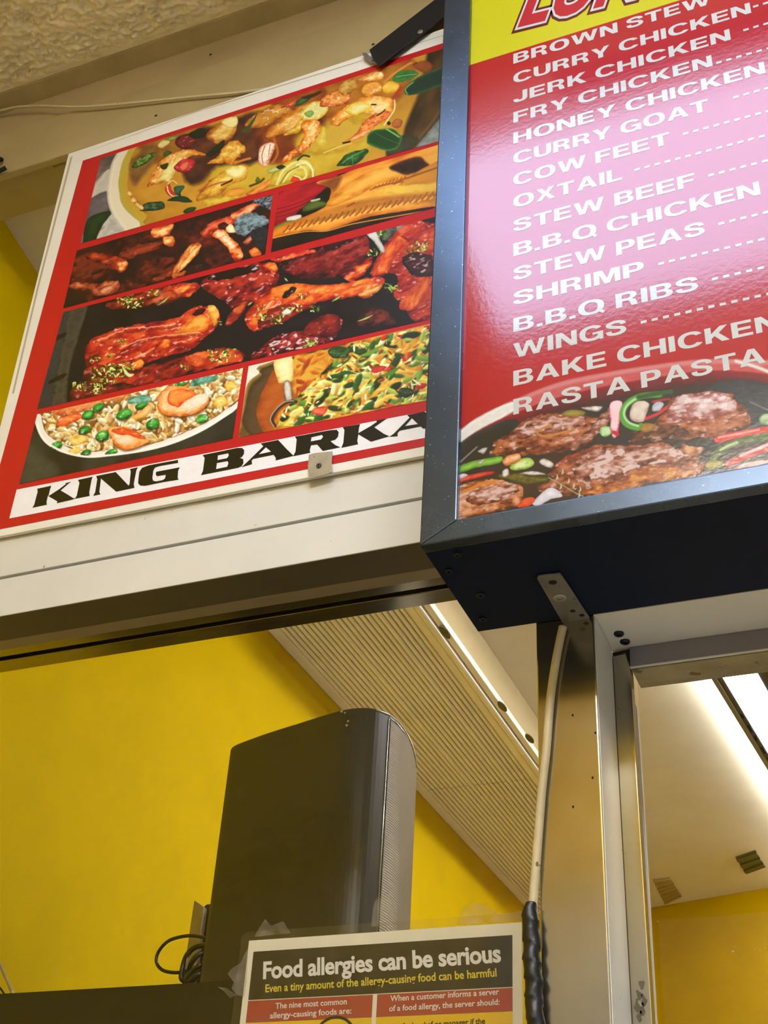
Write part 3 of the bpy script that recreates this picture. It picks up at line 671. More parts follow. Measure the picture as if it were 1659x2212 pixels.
# ================================================================== CABLES
tube('ceiling_cable', [at(-25, 246, 1, 1.193), at(10, 237, 1, 1.192), at(40, 231, 1, 1.190), at(90, 229, 1, 1.190), at(170, 231, 1, 1.19), at(260, 225, 1, 1.192), at(400, 211, 1, 1.194), at(500, 202, 1, 1.1945), at(570, 193, 1, 1.197), at(640, 180, 1, 1.1975)], .0026, m_cable, seg=8, label='thin cream cable sagging across the head rail into poster', cat='cable')
ca = thing('post_cable', at(1150, 2200, 1, 1.19), 'cream cable down the upright, its lower end wrapped in black tape', 'cable')
cp = [(1216, 1354), (1206, 1400), (1194, 1470), (1187, 1530), (1180, 1620), (1171, 1700), (1163, 1800), (1157, 1880), (1152, 1950), (1152, 2040)]
tube('sheath', [at(x, y, 1, 1.1935) for x, y in cp], .0046, m_cable, ca, seg=10)
random.seed(4)
tp = [(1148, 1950), (1145, 1990), (1149, 2040), (1150, 2080), (1152, 2120), (1154, 2160), (1158, 2212), (1160, 2280)]
tube('tape_wrap', [at(x, y, 1, 1.188) for x, y in tp], .0078, m_tape, ca, seg=16, n=10,
     rfun=lambda t, a: (.62+.38*min(1, t*7))*(1+.07*math.sin(17*t+a)+.05*math.sin(41*t-2*a)+.16*((t*7+a/6.283) % 1)))
# dark mounting knobs at far upper left
ml = thing('corner_mount', at(2, 355, 1, 1.19), 'dark two-lobed mount at the far upper left frame corner', 'mount')
tube('knob', [at(-14, 338, 1, 1.196), at(3, 345, 1, 1.19)], .0045, m_gap, ml, n=2)
tube('knob', [at(-14, 376, 1, 1.196), at(4, 367, 1, 1.19), at(13, 362, 1, 1.19)], .0045, m_gap, ml, n=2)

# ================================================================== NOTICE ON THE GLASS
YN = 1.3155
no = thing('allergy_notice', at(840, 2212, 1, YN), 'laminated food allergy notice taped inside clear sleeve on the glass', 'notice')
m_lam = clear_mat('laminate', (.90, .89, .84), 1.5, rough=.06, haze=.02)
m_pap = mat('notice_paper', 'E4DFD0', .5, var=.05, vs=20, spots=(50, .74, 'BFAE7C'))
m_nblk = mat('notice_black', '25220F', .4, var=.1); m_nred = mat('notice_red', 'A6402C', .45, var=.05)
m_nyel = mat('notice_yellow', 'E0B91A', .45, var=.05); m_nwh = mat('notice_white_ink', 'DEDCDA', .4, var=.04); m_nyt = mat('notice_yellow_ink', 'D8C23A', .4)
ZL = 1.50
def down(px, py, y=YN):
    c = at(px, py, 1, y); return (c[0], c[2])
tl, trr = at(538, 2032, 1, YN), at(1127, 1990, 1, YN)
def rc(x0, x1, z0, z1): return [(x0, z0), (x1, z0), (x1, z1), (x0, z1)]
xa_, xb_, zt_ = tl[0], trr[0], tl[2]
flat('paper', [rc(xa_, xb_, ZL, zt_)], YN, m_pap, no, px=False)
lam = [(xa_-.011, ZL-.01), (xb_+.008, ZL-.01), (xb_+.008, zt_+.006), (xb_+.004, zt_+.010), (xa_-.004, zt_+.010), (xa_-.010, zt_+.005)]
flat('laminate', [lam], YN-.001, m_lam, no, px=False)
q = lambda px, py: at(px, py, 1, YN)
h0, h1 = q(548, 2056), q(1107, 2013)
flat('header_block', [rc(h0[0], h1[0], q(545, 2160)[2], h0[2])], YN-.0003, m_nblk, no, px=False)
r0 = q(544, 2162)[2]; rb = q(540, 2209)[2]; xs0, xs1 = q(806, 2147)[0], q(815.5, 2145)[0]
flat('red_band', [rc(h0[0], xs0, rb, r0)], YN-.0003, m_nred, no, px=False)
flat('red_band', [rc(xs1, h1[0], rb, r0)], YN-.0003, m_nred, no, px=False)
flat('yellow_field', [rc(h0[0], xs0, ZL+.01, rb-.0003)], YN-.0003, m_nyel, no, px=False)
flat('yellow_field', [rc(xs1, h1[0], ZL+.01, rb-.0003)], YN-.0003, m_nyel, no, px=False)
YT = YN-.0006
text('headline', 'Food allergies can be serious', (568, 2114), (1083, 2077), (569, 2076.5), YT, m_nwh, no, bold=.03, sp=.97)
text('subtitle', 'Even a tiny amount of the allergy-causing food can be harmful', (573, 2143.5), (1073, 2109), (573.6, 2126), YT, m_nyt, no, bold=.02)
text('caption', 'The nine most common', (595, 2179), (749, 2169), (595.4, 2166), YT, m_nwh, no, bold=.015)
text('caption', 'allergy-causing foods are:', (583, 2200), (759, 2189), (583.4, 2187), YT, m_nwh, no, bold=.015)
text('caption', 'When a customer informs a server', (843, 2163), (1078, 2148), (843.4, 2150), YT, m_nwh, no, bold=.015)
text('caption', 'of a food allergy, the server should:', (840.5, 2184.5), (1079, 2170), (841, 2171.5), YT, m_nwh, no, bold=.015)
text('body_text', 'Notify the chef or manager if the', (842, 2224), (1048, 2211), (842.4, 2211.5), YT, m_ink, no, bold=.02)
cA = q(722, 2250); V = []
flat('round_icon', [[(cA[0]+r*math.cos(t), cA[2]+r*math.sin(t)) for t in np.arange(0, 6.28, .2)] for r in (.0265, .0235)], YT, m_ink, no, px=False)
m_clr = clear_mat('clear_tape', (.88, .86, .80), 1.55, rough=.12, haze=.10)
for P in ([(802, 2001), (806, 1960), (812, 1942), (838, 1924), (850, 1950), (862, 1998)], [(985, 1998), (1003, 1962), (1022, 1950), (1048, 1955), (1080, 1975), (1128, 1968), (1131, 1988)],
          [(536, 2046), (520, 2080), (500, 2092), (492, 2104), (505, 2122), (500, 2136), (512, 2150), (528, 2152), (533, 2120)], [(549, 2024), (560, 2004), (573, 1985), (585, 2000), (612, 1990), (628, 2016)], [(470, 2132), (482, 2140), (497, 2156), (512, 2150), (490, 2134)]):
    flat('tape_piece', [P], YN-.0016, m_clr, no)
# ================================================================== PRINTED PHOTOGRAPHS (flat print, colour stored per vertex)
def _h(ix, iy, s):
    n = (ix.astype(np.int64)*374761393+iy.astype(np.int64)*668265263+s*1442695041) & 0x7fffffff
    n = ((n ^ (n >> 13))*1274126177) & 0x7fffffff
    n = (n ^ (n >> 16)) & 0xffff
    return n/65535.0
def vn(u, v, sc, s=0):
    x = u/sc; y = v/sc; ix = np.floor(x); iy = np.floor(y); fx = x-ix; fy = y-iy
    fx = fx*fx*(3-2*fx); fy = fy*fy*(3-2*fy); ix = ix.astype(np.int64); iy = iy.astype(np.int64)
    a = _h(ix, iy, s); b = _h(ix+1, iy, s); c = _h(ix, iy+1, s); d = _h(ix+1, iy+1, s)
    return (a*(1-fx)+b*fx)*(1-fy)+(c*(1-fx)+d*fx)*fy
def fb(u, v, sc, s=0, o=3):
    r = 0; a = 1; t = 0
    for k in range(o): r = r+a*vn(u, v, sc/2**k, s+k*17); t += a; a *= .55
    return r/t
def hx(c): return np.array([int(c[i:i+2], 16) for i in (0, 2, 4)], float)/255
def ramp(cols, t):
    C = np.array([hx(c) for c in cols]); t = np.clip(t, 0, .9999)*(len(C)-1); i = t.astype(int); f = (t-i)[:, None]
    return C[i]*(1-f)+C[i+1]*f
class Art:
    def __init__(s, U, V, base):
        s.U, s.V = U, V; s.C = np.tile(hx(base), (len(U), 1)); s.sd = 1
    def sel(s, P, pad):
        P = np.array(P); x0, y0 = P.min(0)-pad; x1, y1 = P.max(0)+pad
        return np.nonzero((s.U > x0) & (s.U < x1) & (s.V > y0) & (s.V < y1))[0]
    def mixin(s, I, a, col):
        a = np.clip(a, 0, 1)[:, None]; s.C[I] = s.C[I]*(1-a)+col*a
    def fill(s, cols, sc=20, ang=0, st=1.0, seed=0):
        t = s.tex(np.arange(len(s.U)), sc, ang, st, seed); s.C = ramp(cols, (t-.25)*2)
    def tex(s, I, sc, ang, st, seed, o=3):
        c, n = math.cos(ang), math.sin(ang); u, v = s.U[I], s.V[I]
        return fb((u*c+v*n)/st, (-u*n+v*c), sc, seed, o)
    def blob(s, P, cols, w=8, warp=2.5, ws=14, tx=.35, ts=7, ang=-.35, st=1.6, soft=1.3, lit=.25, spec=0, ss=4, scol='FFF4EC', sth=.66, sm=True, a=1.0):
        s.sd += 7; seed = s.sd
        if sm: P = crom([(x, y) for x, y in P], 4, True)
        P = np.array(P, float); I = s.sel(P, warp+soft+2)
        if len(I) == 0: return
        u, v = s.U[I], s.V[I]
        uu = u+warp*2*(fb(u, v, ws, seed, 2)-.5); vv = v+warp*2*(fb(u, v, ws, seed+5, 2)-.5)
        d = np.full(len(I), 1e9); ins = np.zeros(len(I), bool); n = len(P)
        for k in range(n):
            x0, y0 = P[k]; x1, y1 = P[(k+1) % n]; dx, dy = x1-x0, y1-y0
            t = np.clip(((uu-x0)*dx+(vv-y0)*dy)/(dx*dx+dy*dy+1e-9), 0, 1)
            d = np.minimum(d, (uu-x0-t*dx)**2+(vv-y0-t*dy)**2)
            if y0 != y1:
                ins ^= ((y0 > vv) != (y1 > vv)) & (uu < dx*(vv-y0)/dy+x0)
        d = np.sqrt(d)*np.where(ins, 1, -1)
        h = P[:, 1].max()-P[:, 1].min()+1; cy = P[:, 1].mean()
        t = np.clip(d/w, 0, 1)*(1-tx)+tx*(s.tex(I, ts, ang, st, seed+3)-.3)*2.5+lit*(cy-v)/h
        col = ramp(cols, t)
        if spec:
            g = s.tex(I, ss, ang, st, seed+9, 2); m = np.clip((g-sth)*9, 0, 1)*np.clip(d/3, 0, 1)*spec
            col = col*(1-m[:, None])+hx(scol)*m[:, None]
        s.mixin(I, (d/soft+.5)*a, col)
    def line(s, P, wd, col, soft=1.0, taper=False, a=1.0, sm=True, warp=0):
        if sm: P = crom([(x, y) for x, y in P], 5)
        P = np.array(P, float); I = s.sel(P, wd+soft+2+warp)
        if len(I) == 0: return
        u, v = s.U[I], s.V[I]; d = np.full(len(I), 1e9)
        if warp: u = u+warp*2*(fb(u, v, 10, 3)-.5); v = v+warp*2*(fb(u, v, 10, 8)-.5)
        n = len(P)-1
        for k in range(n):
            x0, y0 = P[k]; x1, y1 = P[k+1]; dx, dy = x1-x0, y1-y0
            t = np.clip(((u-x0)*dx+(v-y0)*dy)/(dx*dx+dy*dy+1e-9), 0, 1)
            ww = wd/2*((1-abs((k+t)/n*2-1)) if taper else 1.0)
            d = np.minimum(d, np.hypot(u-x0-t*dx, v-y0-t*dy)-ww)
        s.mixin(I, (-d/soft+.5)*a, hx(col))
    def bits(s, P, cell, ln, wd, ang, cols, prob=.6, jit=.8, seed=0, soft=.8, sh=True, a=1.0, aj=.9):
        """jittered-grid scatter of small elongated bits inside an outline"""
        s.sd += 3; seed = seed+s.sd*13; P = np.array(P, float); I = s.sel(P, 1); u, v = s.U[I], s.V[I]; n = len(P); ins = np.zeros(len(I), bool)
        for k in range(n):
            x0, y0 = P[k]; x1, y1 = P[(k+1) % n]
            if y0 != y1: ins ^= ((y0 > v) != (y1 > v)) & (u < (x1-x0)*(v-y0)/(y1-y0)+x0)
        I = I[ins]; u, v = u[ins], v[ins]
        if len(I) == 0: return
        C = np.array([hx(c) for c in cols]); gx = np.floor(u/cell).astype(np.int64); gy = np.floor(v/cell).astype(np.int64)
        for ox in (-1, 0, 1):
            for oy in (-1, 0, 1):
                X, Y = gx+ox, gy+oy; on = _h(X, Y, seed) < prob
                cx = (X+.5+(_h(X, Y, seed+1)-.5)*jit)*cell; cyy = (Y+.5+(_h(X, Y, seed+2)-.5)*jit)*cell
                an = ang+(_h(X, Y, seed+3)-.5)*2*aj; sc = .6+.8*_h(X, Y, seed+4); ci = (_h(X, Y, seed+5)*len(C)).astype(int) % len(C)
                du, dv = u-cx, v-cyy; p = (du*np.cos(an)+dv*np.sin(an))/(ln*sc/2); q = (-du*np.sin(an)+dv*np.cos(an))/(wd*sc/2)
                r = np.sqrt(p*p+q*q); al = np.clip((1-r)*wd*sc/2/soft+.5, 0, 1)*on*a
                k = C[ci]*(np.clip(1.12-.45*np.clip(q*.5+.3, 0, 1), 0, 1.2)[:, None] if sh else 1)
                s.mixin(I, al, np.clip(k, 0, 1))
def grid(corners, step, y, ybow=None):
    """corner points (photo) TL, TR, BR, BL on plane Y=y -> vertices and their print coordinates"""
    W = [at(*c, 1, y) for c in corners]; TL, TR, BR, BL = W
    n = int(max(np.hypot(*(np.array(corners[1])-corners[0])), np.hypot(*(np.array(corners[2])-corners[3])))/step)+2
    m = int(max(np.hypot(*(np.array(corners[3])-corners[0])), np.hypot(*(np.array(corners[2])-corners[1])))/step)+2
    a, b = np.meshgrid(np.linspace(0, 1, n), np.linspace(0, 1, m)); a = a.ravel()[:, None]; b = b.ravel()[:, None]
    P = (TL*(1-a)+TR*a)*(1-b)+(BL*(1-a)+BR*a)*b
    U, V = proj(P)
    idx = np.arange(n*m).reshape(m, n)
    F = np.stack([idx[:-1, :-1], idx[1:, :-1], idx[1:, 1:], idx[:-1, 1:]], -1).reshape(-1, 4)
    return P, F, U, V
def print_obj(name, P, F, art, m, parent, y):
    b = BASE[parent.name]; P = P.copy()-b
    me = bpy.data.meshes.new(name); nf = len(F)
    me.vertices.add(len(P)); me.vertices.foreach_set('co', P.ravel())
    me.loops.add(nf*4); me.loops.foreach_set('vertex_index', F.ravel().astype(np.int32))
    me.polygons.add(nf); me.polygons.foreach_set('loop_start', np.arange(0, nf*4, 4, dtype=np.int32))
    me.update(calc_edges=True); me.validate()
    c = np.clip(art.C, 0, 1); c = np.where(c <= .04045, c/12.92, ((c+.055)/1.055)**2.4)
    at_ = me.attributes.new('print', 'FLOAT_COLOR', 'POINT'); at_.data.foreach_set('color', np.concatenate([c, np.ones((len(c), 1))], 1).ravel())
    me.materials.append(m); o = bpy.data.objects.new(name, me); S.collection.objects.link(o); o.parent = parent; BASE[o.name] = b
    return o
STEP = 1.25
m_print = attr_mat('photo_print', .38, spec=.45, gain=1.0)
YQ = YP+.0007
def ext(c):
    """stretch the right-hand corners to the poster's hidden edge"""
    return [c[0], to_x(c[0], c[1]), to_x(c[3], c[2]), c[3]]
# ---------------------------------------------------------------- curry bowl
c1 = ext([(218, 342), (957, 105), (947.5, 305), (174, 526)]); P, F, U, V = grid(c1, STEP, YQ); A = Art(U, V, '6C6058')
A.fill(['4A423E', '7C7068', '9A9086'], 26, -.5, 2.5)
A.blob([(210, 388), (238, 366), (236, 415), (195, 436), (200, 410)], ['9A948A', 'C8C4B4', 'B8B2A4'], 10, 1, 20, .3, 14)
A.blob([(190, 435), (236, 412), (240, 450), (220, 470), (185, 480)], ['4A4446', '70686A'], 14, 1, soft=3)
A.blob([(214, 500), (238, 455), (262, 482), (290, 500), (300, 520), (190, 535)], ['8A867C', 'C6C4B8', 'A8A49A'], 14, 1, soft=3)
A.blob([(180, 528), (184, 485), (200, 466), (226, 457), (243, 458), (222, 486), (206, 520), (196, 540)], ['0C2414', '16301C', '20401F'], 12, 1, soft=2)
# bowl
rim = [(300, 270), (262, 318), (240, 355), (231, 415), (238, 455), (258, 487), (290, 515), (345, 500), (700, 460), (980, 300), (990, 60), (600, 120)]
A.blob(rim, ['B4AC98', 'E4DCC4', 'DED4B8'], 12, .3, tx=.1, soft=2, lit=0)
A.blob([(330, 262), (284, 316), (264, 352), (256, 395), (259, 425), (270, 452), (300, 478), (345, 500), (700, 460), (980, 300), (990, 60), (600, 120)], ['AFA24A', 'B8A23C', 'C2982C'], 14, 1.2, tx=.4, soft=2.5, lit=0)
A.blob([(350, 262), (300, 312), (281, 350), (275, 395), (280, 420), (290, 440), (318, 465), (343, 486), (700, 460), (985, 270), (995, 60), (600, 120)], ['7C5618', 'B07E28', 'C08A2A', 'C8942E'], 26, 1.5, 20, .45, 22, -.4, 2.0, 1.6, 0)
# far dark side of bowl
A.blob([(930, 60), (985, 40), (990, 330), (900, 345), (836, 340), (862, 318), (880, 260), (905, 200), (918, 140)], ['2A2012', '3C2A14', '5A4020'], 26, 2, 20, .5, 24, -1.1, 2.5, 8, 0)
A.blob([(897, 318), (925, 285), (955, 250), (975, 230), (975, 330), (880, 330)], ['565C58', '7E8682', 'A0A6A0'], 8, 1, 14, .4, 9, soft=2)
A.line([(880, 322), (905, 298), (935, 262), (955, 230)], 7, '6A5430', 3, a=.7)
A.blob([(842, 345), (880, 330), (905, 300), (870, 292), (835, 320)], ['2C2A1C', '40402E'], 10, 1, soft=5)
# sauce tones
for p, c, w in (([(480, 330), (560, 300), (640, 320), (700, 300), (760, 250), (840, 240), (800, 330), (640, 400), (520, 420), (450, 400)], ['B08A20', 'C8A42C', 'D2B238'], 26),
                ([(300, 300), (400, 258), (470, 290), (420, 330), (380, 360), (330, 350)], ['6A3A18', '8A5820', 'A87428'], 26),
                ([(285, 345), (330, 315), (340, 340), (310, 380), (290, 400), (282, 385)], ['5C3A22', '7A5430', '9A7030'], 16),
                ([(400, 300), (470, 270), (560, 240), (600, 280), (560, 350), (470, 360), (430, 400), (395, 380)], ['26161A', '402220', '6A3A22'], 20),
                ([(660, 210), (760, 150), (860, 120), (900, 140), (860, 220), (760, 240), (700, 260)], ['7A3A14', 'A05A1C', 'B87826'], 24),
                ([(560, 250), (680, 240), (700, 290), (620, 350), (560, 340)], ['401C1A', '6E3018', '90481C'], 20),
                ([(640, 290), (720, 262), (800, 250), (790, 300), (730, 330), (650, 330)], ['A8801C', 'CCA832', 'C8A23A'], 26),
                ([(590, 200), (660, 170), (700, 190), (690, 240), (600, 240)], ['5A2418', '8A3E1C', 'A4561E'], 16)):
    A.blob(p, c, w, 3, 18, .4, 14, soft=9, lit=0, a=.85)
O = ['7A3414', 'B8661C', 'D89434', 'ECC067']; Yl = ['A87018', 'D2A028', 'E6C84A', 'F0E08A']
A.blob([(445, 292), (470, 270), (505, 252), (512, 272), (500, 300), (470, 312)], ['803A16', 'B06A22', 'D8A040', 'E8CC70'], 12, 2, spec=.3)
A.blob([(478, 262), (508, 251), (513, 268), (495, 276)], ['D0A850', 'EAD886', 'F0E6A8'], 6, 1.5)
A.blob([(528, 270), (560, 240), (610, 225), (632, 238), (598, 262), (555, 276)], ['8A4A18', 'BC7826', 'D89A3C'], 12, 2, spec=.5, ss=5)
A.blob([(572, 292), (600, 258), (640, 232), (680, 222), (692, 240), (668, 262), (640, 288), (610, 292), (588, 302)], O, 15, 2, tx=.3, spec=.35, ss=5)
A.blob([(650, 240), (672, 222), (694, 218), (709, 232), (700, 250), (676, 262), (650, 262)], ['B88A24', 'DCC04A', 'E8DA80', 'D8D890'], 11, 1.5, spec=.4)
A.blob([(657, 246), (670, 239), (678, 244), (668, 254)], ['6A9440', '9AB860'], 4, 1)
A.blob([(612, 292), (640, 270), (655, 252), (650, 280), (634, 290)], Yl, 9, 2.5, ts=5, spec=.3)
A.blob([(652, 268), (672, 258), (688, 262), (690, 285), (676, 310), (660, 325), (640, 335), (622, 350), (604, 358), (618, 335), (640, 318), (656, 296)], ['B04A14', 'E07A24', 'F0A848', 'F6D88A'], 12, 3, 8, .5, 5, -.9, 1.6, spec=.5, ss=4)
A.blob([(559, 330), (562, 318), (578, 308), (592, 308), (594, 318), (586, 338), (576, 358), (560, 354)], ['C46A40', 'F0D2B0', 'FAF0DC'], 8, 1.5, ts=4)
A.line([(572, 316), (566, 335), (568, 352)], 1.6, '8A3A18'); A.line([(584, 312), (580, 335)], 1.4, 'A04A20')
A.line([(592, 300), (600, 330), (588, 352)], 5, 'C06424', 3)
A.blob([(448, 352), (470, 338), (486, 316), (510, 303), (528, 316), (528, 330), (505, 348), (520, 342), (500, 355), (478, 352)], ['8A4014', 'C87820', 'E0A838', 'EED070'], 10, 3, 9, .45, 6, spec=.35)
A.line([(508, 352), (525, 346), (540, 342)], 5, 'D87A28', 2)
A.blob([(318, 402), (330, 372), (352, 344), (385, 326), (410, 322), (438, 330), (442, 336), (415, 336), (380, 362), (355, 392), (330, 400)], ['A04A14', 'D47E28', 'E8A84A', 'F2D088'], 10, 2, 9, .4, 5, -.9, 1.8, spec=.55, ss=4)
A.blob([(334, 395), (352, 370), (370, 352), (388, 340), (396, 344), (382, 366), (368, 390), (350, 392)], ['C8A03A', 'E8D27C', 'F2E8A8'], 8, 2, ts=5)
A.blob([(284, 360), (300, 342), (326, 330), (336, 332), (320, 350), (296, 362)], ['1E3C14', '3A6020', '8CA850'], 6, 1, tx=.6, ts=4)
A.blob([(345, 358), (352, 355), (364, 352), (360, 364), (350, 366)], ['1A2C12', '34481C'], 5, .8)
A.blob([(352, 332), (362, 326), (372, 330), (356, 338)], ['26401A', '4A6A34'], 5, 1)
A.blob([(375, 362), (388, 348), (405, 343), (420, 348), (418, 360), (404, 372), (386, 372)], ['780C18', 'B41C2C', 'D23A44'], 7, 1, spec=.3)
A.blob([(388, 362), (396, 354), (406, 350), (404, 362), (394, 370)], ['C03428', 'E07050', 'D88050'], 5, 1)
A.blob([(378, 310), (384, 296), (400, 290), (424, 292), (430, 302), (410, 318), (390, 320)], ['401018', '641820', '7E2C2C'], 8, 1.5, spec=.3)
A.blob([(408, 290), (430, 276), (446, 280), (442, 294), (420, 300)], ['141C14', '1E2A1C'], 8, 2)
A.blob([(448, 330), (470, 312), (486, 302), (482, 318), (462, 336), (446, 338)], ['141E12', '202A18'], 6, 1.5)
A.blob([(356, 406), (366, 397), (372, 412), (384, 424), (378, 428), (362, 420)], ['B02818', 'D84A30'], 6, 1)
A.line([(361, 402), (364, 415), (374, 424), (386, 422)], 2.2, 'F4E8C8'); A.line([(362, 398), (372, 390), (382, 396)], 1.8, 'E8D8A0')
A.blob([(376, 404), (396, 400), (398, 406), (390, 416), (390, 424), (378, 418)], ['14301C', '28503A', '3A6848'], 6, 1, tx=.5)
A.blob([(361, 434), (378, 424), (400, 424), (412, 432), (416, 436), (398, 438), (380, 434)], ['10281A', '1E4630'], 6, 1)
A.blob([(302, 454), (312, 440), (334, 436), (352, 436), (355, 450), (330, 455), (310, 456)], ['0E2412', '1E3C22', '5A7A5A'], 6, 1.2, tx=.6, ts=5)
A.blob([(396, 456), (408, 448), (424, 448), (416, 458), (400, 461)], ['122812', '2A4A20'], 5, 1)
for q in ((280, 418), (288, 432), (296, 442), (304, 448)): A.blob([(q[0]-5, q[1]), (q[0], q[1]-5), (q[0]+7, q[1]+2), (q[0], q[1]+6)], ['B87A2A', 'E8B86A', 'F6DCA0'], 4, 1.5, spec=.3)
A.blob([(424, 432), (436, 408), (460, 385), (490, 368), (520, 356), (536, 362), (530, 388), (500, 400), (470, 422), (440, 430)], ['8A4A14', 'CC8C26', 'E4B83E', 'F2DE80'], 14, 2.5, 12, .35, 8, -.5, 2, spec=.2)
A.blob([(488, 366), (518, 358), (533, 364), (524, 382), (500, 384)], ['D8B848', 'EEE08A', 'F6F0B0'], 8, 2)
A.line([(430, 412), (470, 396), (500, 392)], 4, 'B0541C', 3, a=.8); A.line([(478, 400), (492, 394), (502, 388)], 3, '3C1608', 1.2)
A.blob([(480, 420), (510, 405), (530, 408), (520, 424), (486, 428)], ['A85A18', 'DC902C', 'E8A83E'], 8, 2)
A.blob([(530, 420), (560, 402), (590, 385), (596, 392), (570, 410), (545, 424)], ['A04818', 'E08430', 'F0B050'], 7, 2)
A.line([(540, 402), (560, 394), (570, 386)], 4, '4A2018', 3); A.blob([(551, 392), (556, 382), (562, 388), (556, 394)], ['2A4818', '5A7A30'], 3, .8)
A.blob([(440, 432), (480, 424), (520, 424), (480, 438), (450, 446)], ['A88418', 'D8B43A', 'E8CE58'], 8, 2)
A.blob([(590, 372), (620, 350), (655, 344), (676, 358), (668, 380), (640, 392), (600, 400), (585, 400)], ['A08418', 'C8AE30', 'DCCB56'], 10, 2)
for P_ in ([(598, 398), (612, 368), (640, 350), (664, 350), (676, 368)], [(612, 392), (632, 366), (655, 362), (662, 378), (655, 388)]): A.line(P_, 5, 'E8DC88', 2.5)
A.line([(640, 356), (660, 352), (674, 366), (676, 384)], 3.5, 'F0E8B8', 1.5); A.line([(606, 396), (622, 372), (645, 360)], 2.5, '8A7214', 2)
A.blob([(576, 370), (590, 362), (612, 358), (618, 362), (600, 370), (584, 374)], ['5A6A20', 'A8B060', 'C8CC80'], 5, .8); A.blob([(596, 360), (608, 356), (616, 360), (604, 366)], ['142014', '28401C'], 4, .8)
A.line([(643, 346), (655, 336), (668, 338)], 4, '28401C', 1.5); A.blob([(628, 392), (634, 380), (646, 386), (644, 394)], ['C42818', 'E04A28'], 6, .8); A.line([(636, 380), (648, 384), (652, 392)], 2.4, 'F0E0B8')
A.blob([(690, 228), (702, 206), (730, 196), (752, 200), (758, 214), (740, 226), (710, 230)], ['A03C18', 'D06A28', 'E89848', 'F0C478'], 11, 2.5, tx=.5, ts=5, spec=.5)
A.blob([(730, 196), (740, 178), (765, 170), (774, 180), (760, 200), (742, 206)], ['8A5018', 'C08834', 'D8B060'], 9, 2, tx=.5, ts=5)
A.blob([(775, 170), (800, 158), (822, 155), (828, 164), (812, 176), (786, 176)], ['B05418', 'E08A34', 'F4C470', 'FAE4A8'], 9, 2, spec=.6)
A.blob([(780, 195), (792, 180), (815, 178), (826, 186), (818, 200), (790, 208)], ['C07018', 'E8A83A', 'E89A40'], 9, 1.5, spec=.4)
A.blob([(826, 196), (830, 180), (846, 176), (862, 184), (856, 198), (838, 202)], ['C88A18', 'ECB83A', 'F4D060'], 8, 1)
A.blob([(714, 262), (730, 242), (760, 222), (792, 208), (830, 208), (850, 216), (848, 236), (835, 252), (810, 262), (800, 245), (770, 250), (742, 262), (732, 272), (718, 270)], ['B04E14', 'E08C2C', 'F0B450', 'F8DC90'], 12, 2, 12, .35, 6, -.5, 2, spec=.4, ss=5)
A.blob([(745, 236), (775, 220), (798, 224), (802, 232), (780, 246), (760, 250)], ['C8981C', 'E8C840', 'ECD878', 'E8E4A8'], 10, 1.5, tx=.2)
A.blob([(786, 262), (808, 246), (838, 240), (840, 254), (820, 268), (796, 284), (770, 296), (755, 300), (775, 280)], ['A83A14', 'D86828', 'F0A050'], 8, 2.5, tx=.5, ts=5, spec=.5)
A.line([(814, 250), (824, 244), (832, 237)], 2.5, '201008', 1); A.line([(803, 226), (812, 226)], 3, '301008', 1)
A.line([(852, 214), (852, 236), (838, 258), (830, 270)], 3, 'F0D890', 1.5)
A.blob([(745, 308), (762, 294), (790, 280), (810, 274), (790, 292), (765, 304)], ['B85018', 'E89048', 'F8D0A0'], 5, 2, spec=.5); A.line([(741, 309), (756, 306)], 3.5, '1C1008', 1)
A.blob([(846, 268), (856, 256), (870, 262), (862, 276), (850, 274)], ['8A4420', 'B87038'], 5, 1); A.blob([(836, 264), (842, 262), (844, 268), (838, 270)], ['201408', '201408'], 3, .5)
A.line([(700, 330), (730, 318), (758, 310)], 2.6, 'E8C86A', 1.4); A.line([(735, 322), (790, 300), (800, 290)], 6, 'C89A30', 4, a=.6)
A.blob([(690, 290), (700, 274), (704, 290), (704, 318), (692, 316), (680, 300)], ['C8A42C', 'E8D868'], 10, 3, soft=4)
for g, P_ in ((0, [(792, 306), (795, 290), (812, 280), (845, 278), (862, 288), (868, 300), (858, 320), (835, 326), (808, 318), (796, 312)]),):
    A.blob(P_, ['5A9A3C', '2C5C28', '1C4420', '18401E'], 9, 1, tx=.15, soft=1.2, lit=0)
    A.line([(812, 288), (835, 300), (862, 310)], 1.1, '4A7A44'); A.line([(835, 279), (850, 288), (862, 296)], 3, '8CC060', 1.5)
A.blob([(727, 358), (740, 340), (755, 330), (780, 324), (790, 320), (796, 326), (782, 344), (766, 356), (740, 358)], ['0E2C14', '1C4C22', '3C7838'], 8, 1.5, tx=.6, ts=5, st=2.2)
A.line([(740, 352), (760, 338), (785, 326)], 1.4, '7AA868'); A.line([(762, 354), (760, 336)], 1.2, '6A9860')
A.blob([(846, 172), (858, 156), (880, 150), (905, 158), (885, 172), (862, 178)], ['2E6A2C', '3C8038', '2A5C2A'], 7, 1, tx=.4, ts=5); A.line([(856, 166), (880, 162), (900, 160)], 1.3, '88B878')
A.blob([(873, 198), (878, 186), (900, 168), (940, 150), (985, 138), (985, 170), (940, 190), (905, 202), (882, 206)], ['3A6E38', '1E4030', '183428'], 8, 1, tx=.15, lit=0, soft=1.5)
A.line([(880, 203), (876, 192), (892, 178)], 2.4, '68A858', 1.2)
A.line([(830, 178), (850, 160), (880, 140), (890, 135)], 4, 'D88A40', 1.5); A.blob([(893, 140), (900, 134), (901, 138), (895, 143)], ['180C08', '180C08'], 2, .3)
A.blob([(892, 140), (920, 130), (935, 142), (925, 156), (905, 152)], ['7A3E1C', '9A5024'], 8, 1.5, soft=4)
A.line([(850, 212), (862, 196), (866, 190)], 8, 'A83420', 4, a=.8)
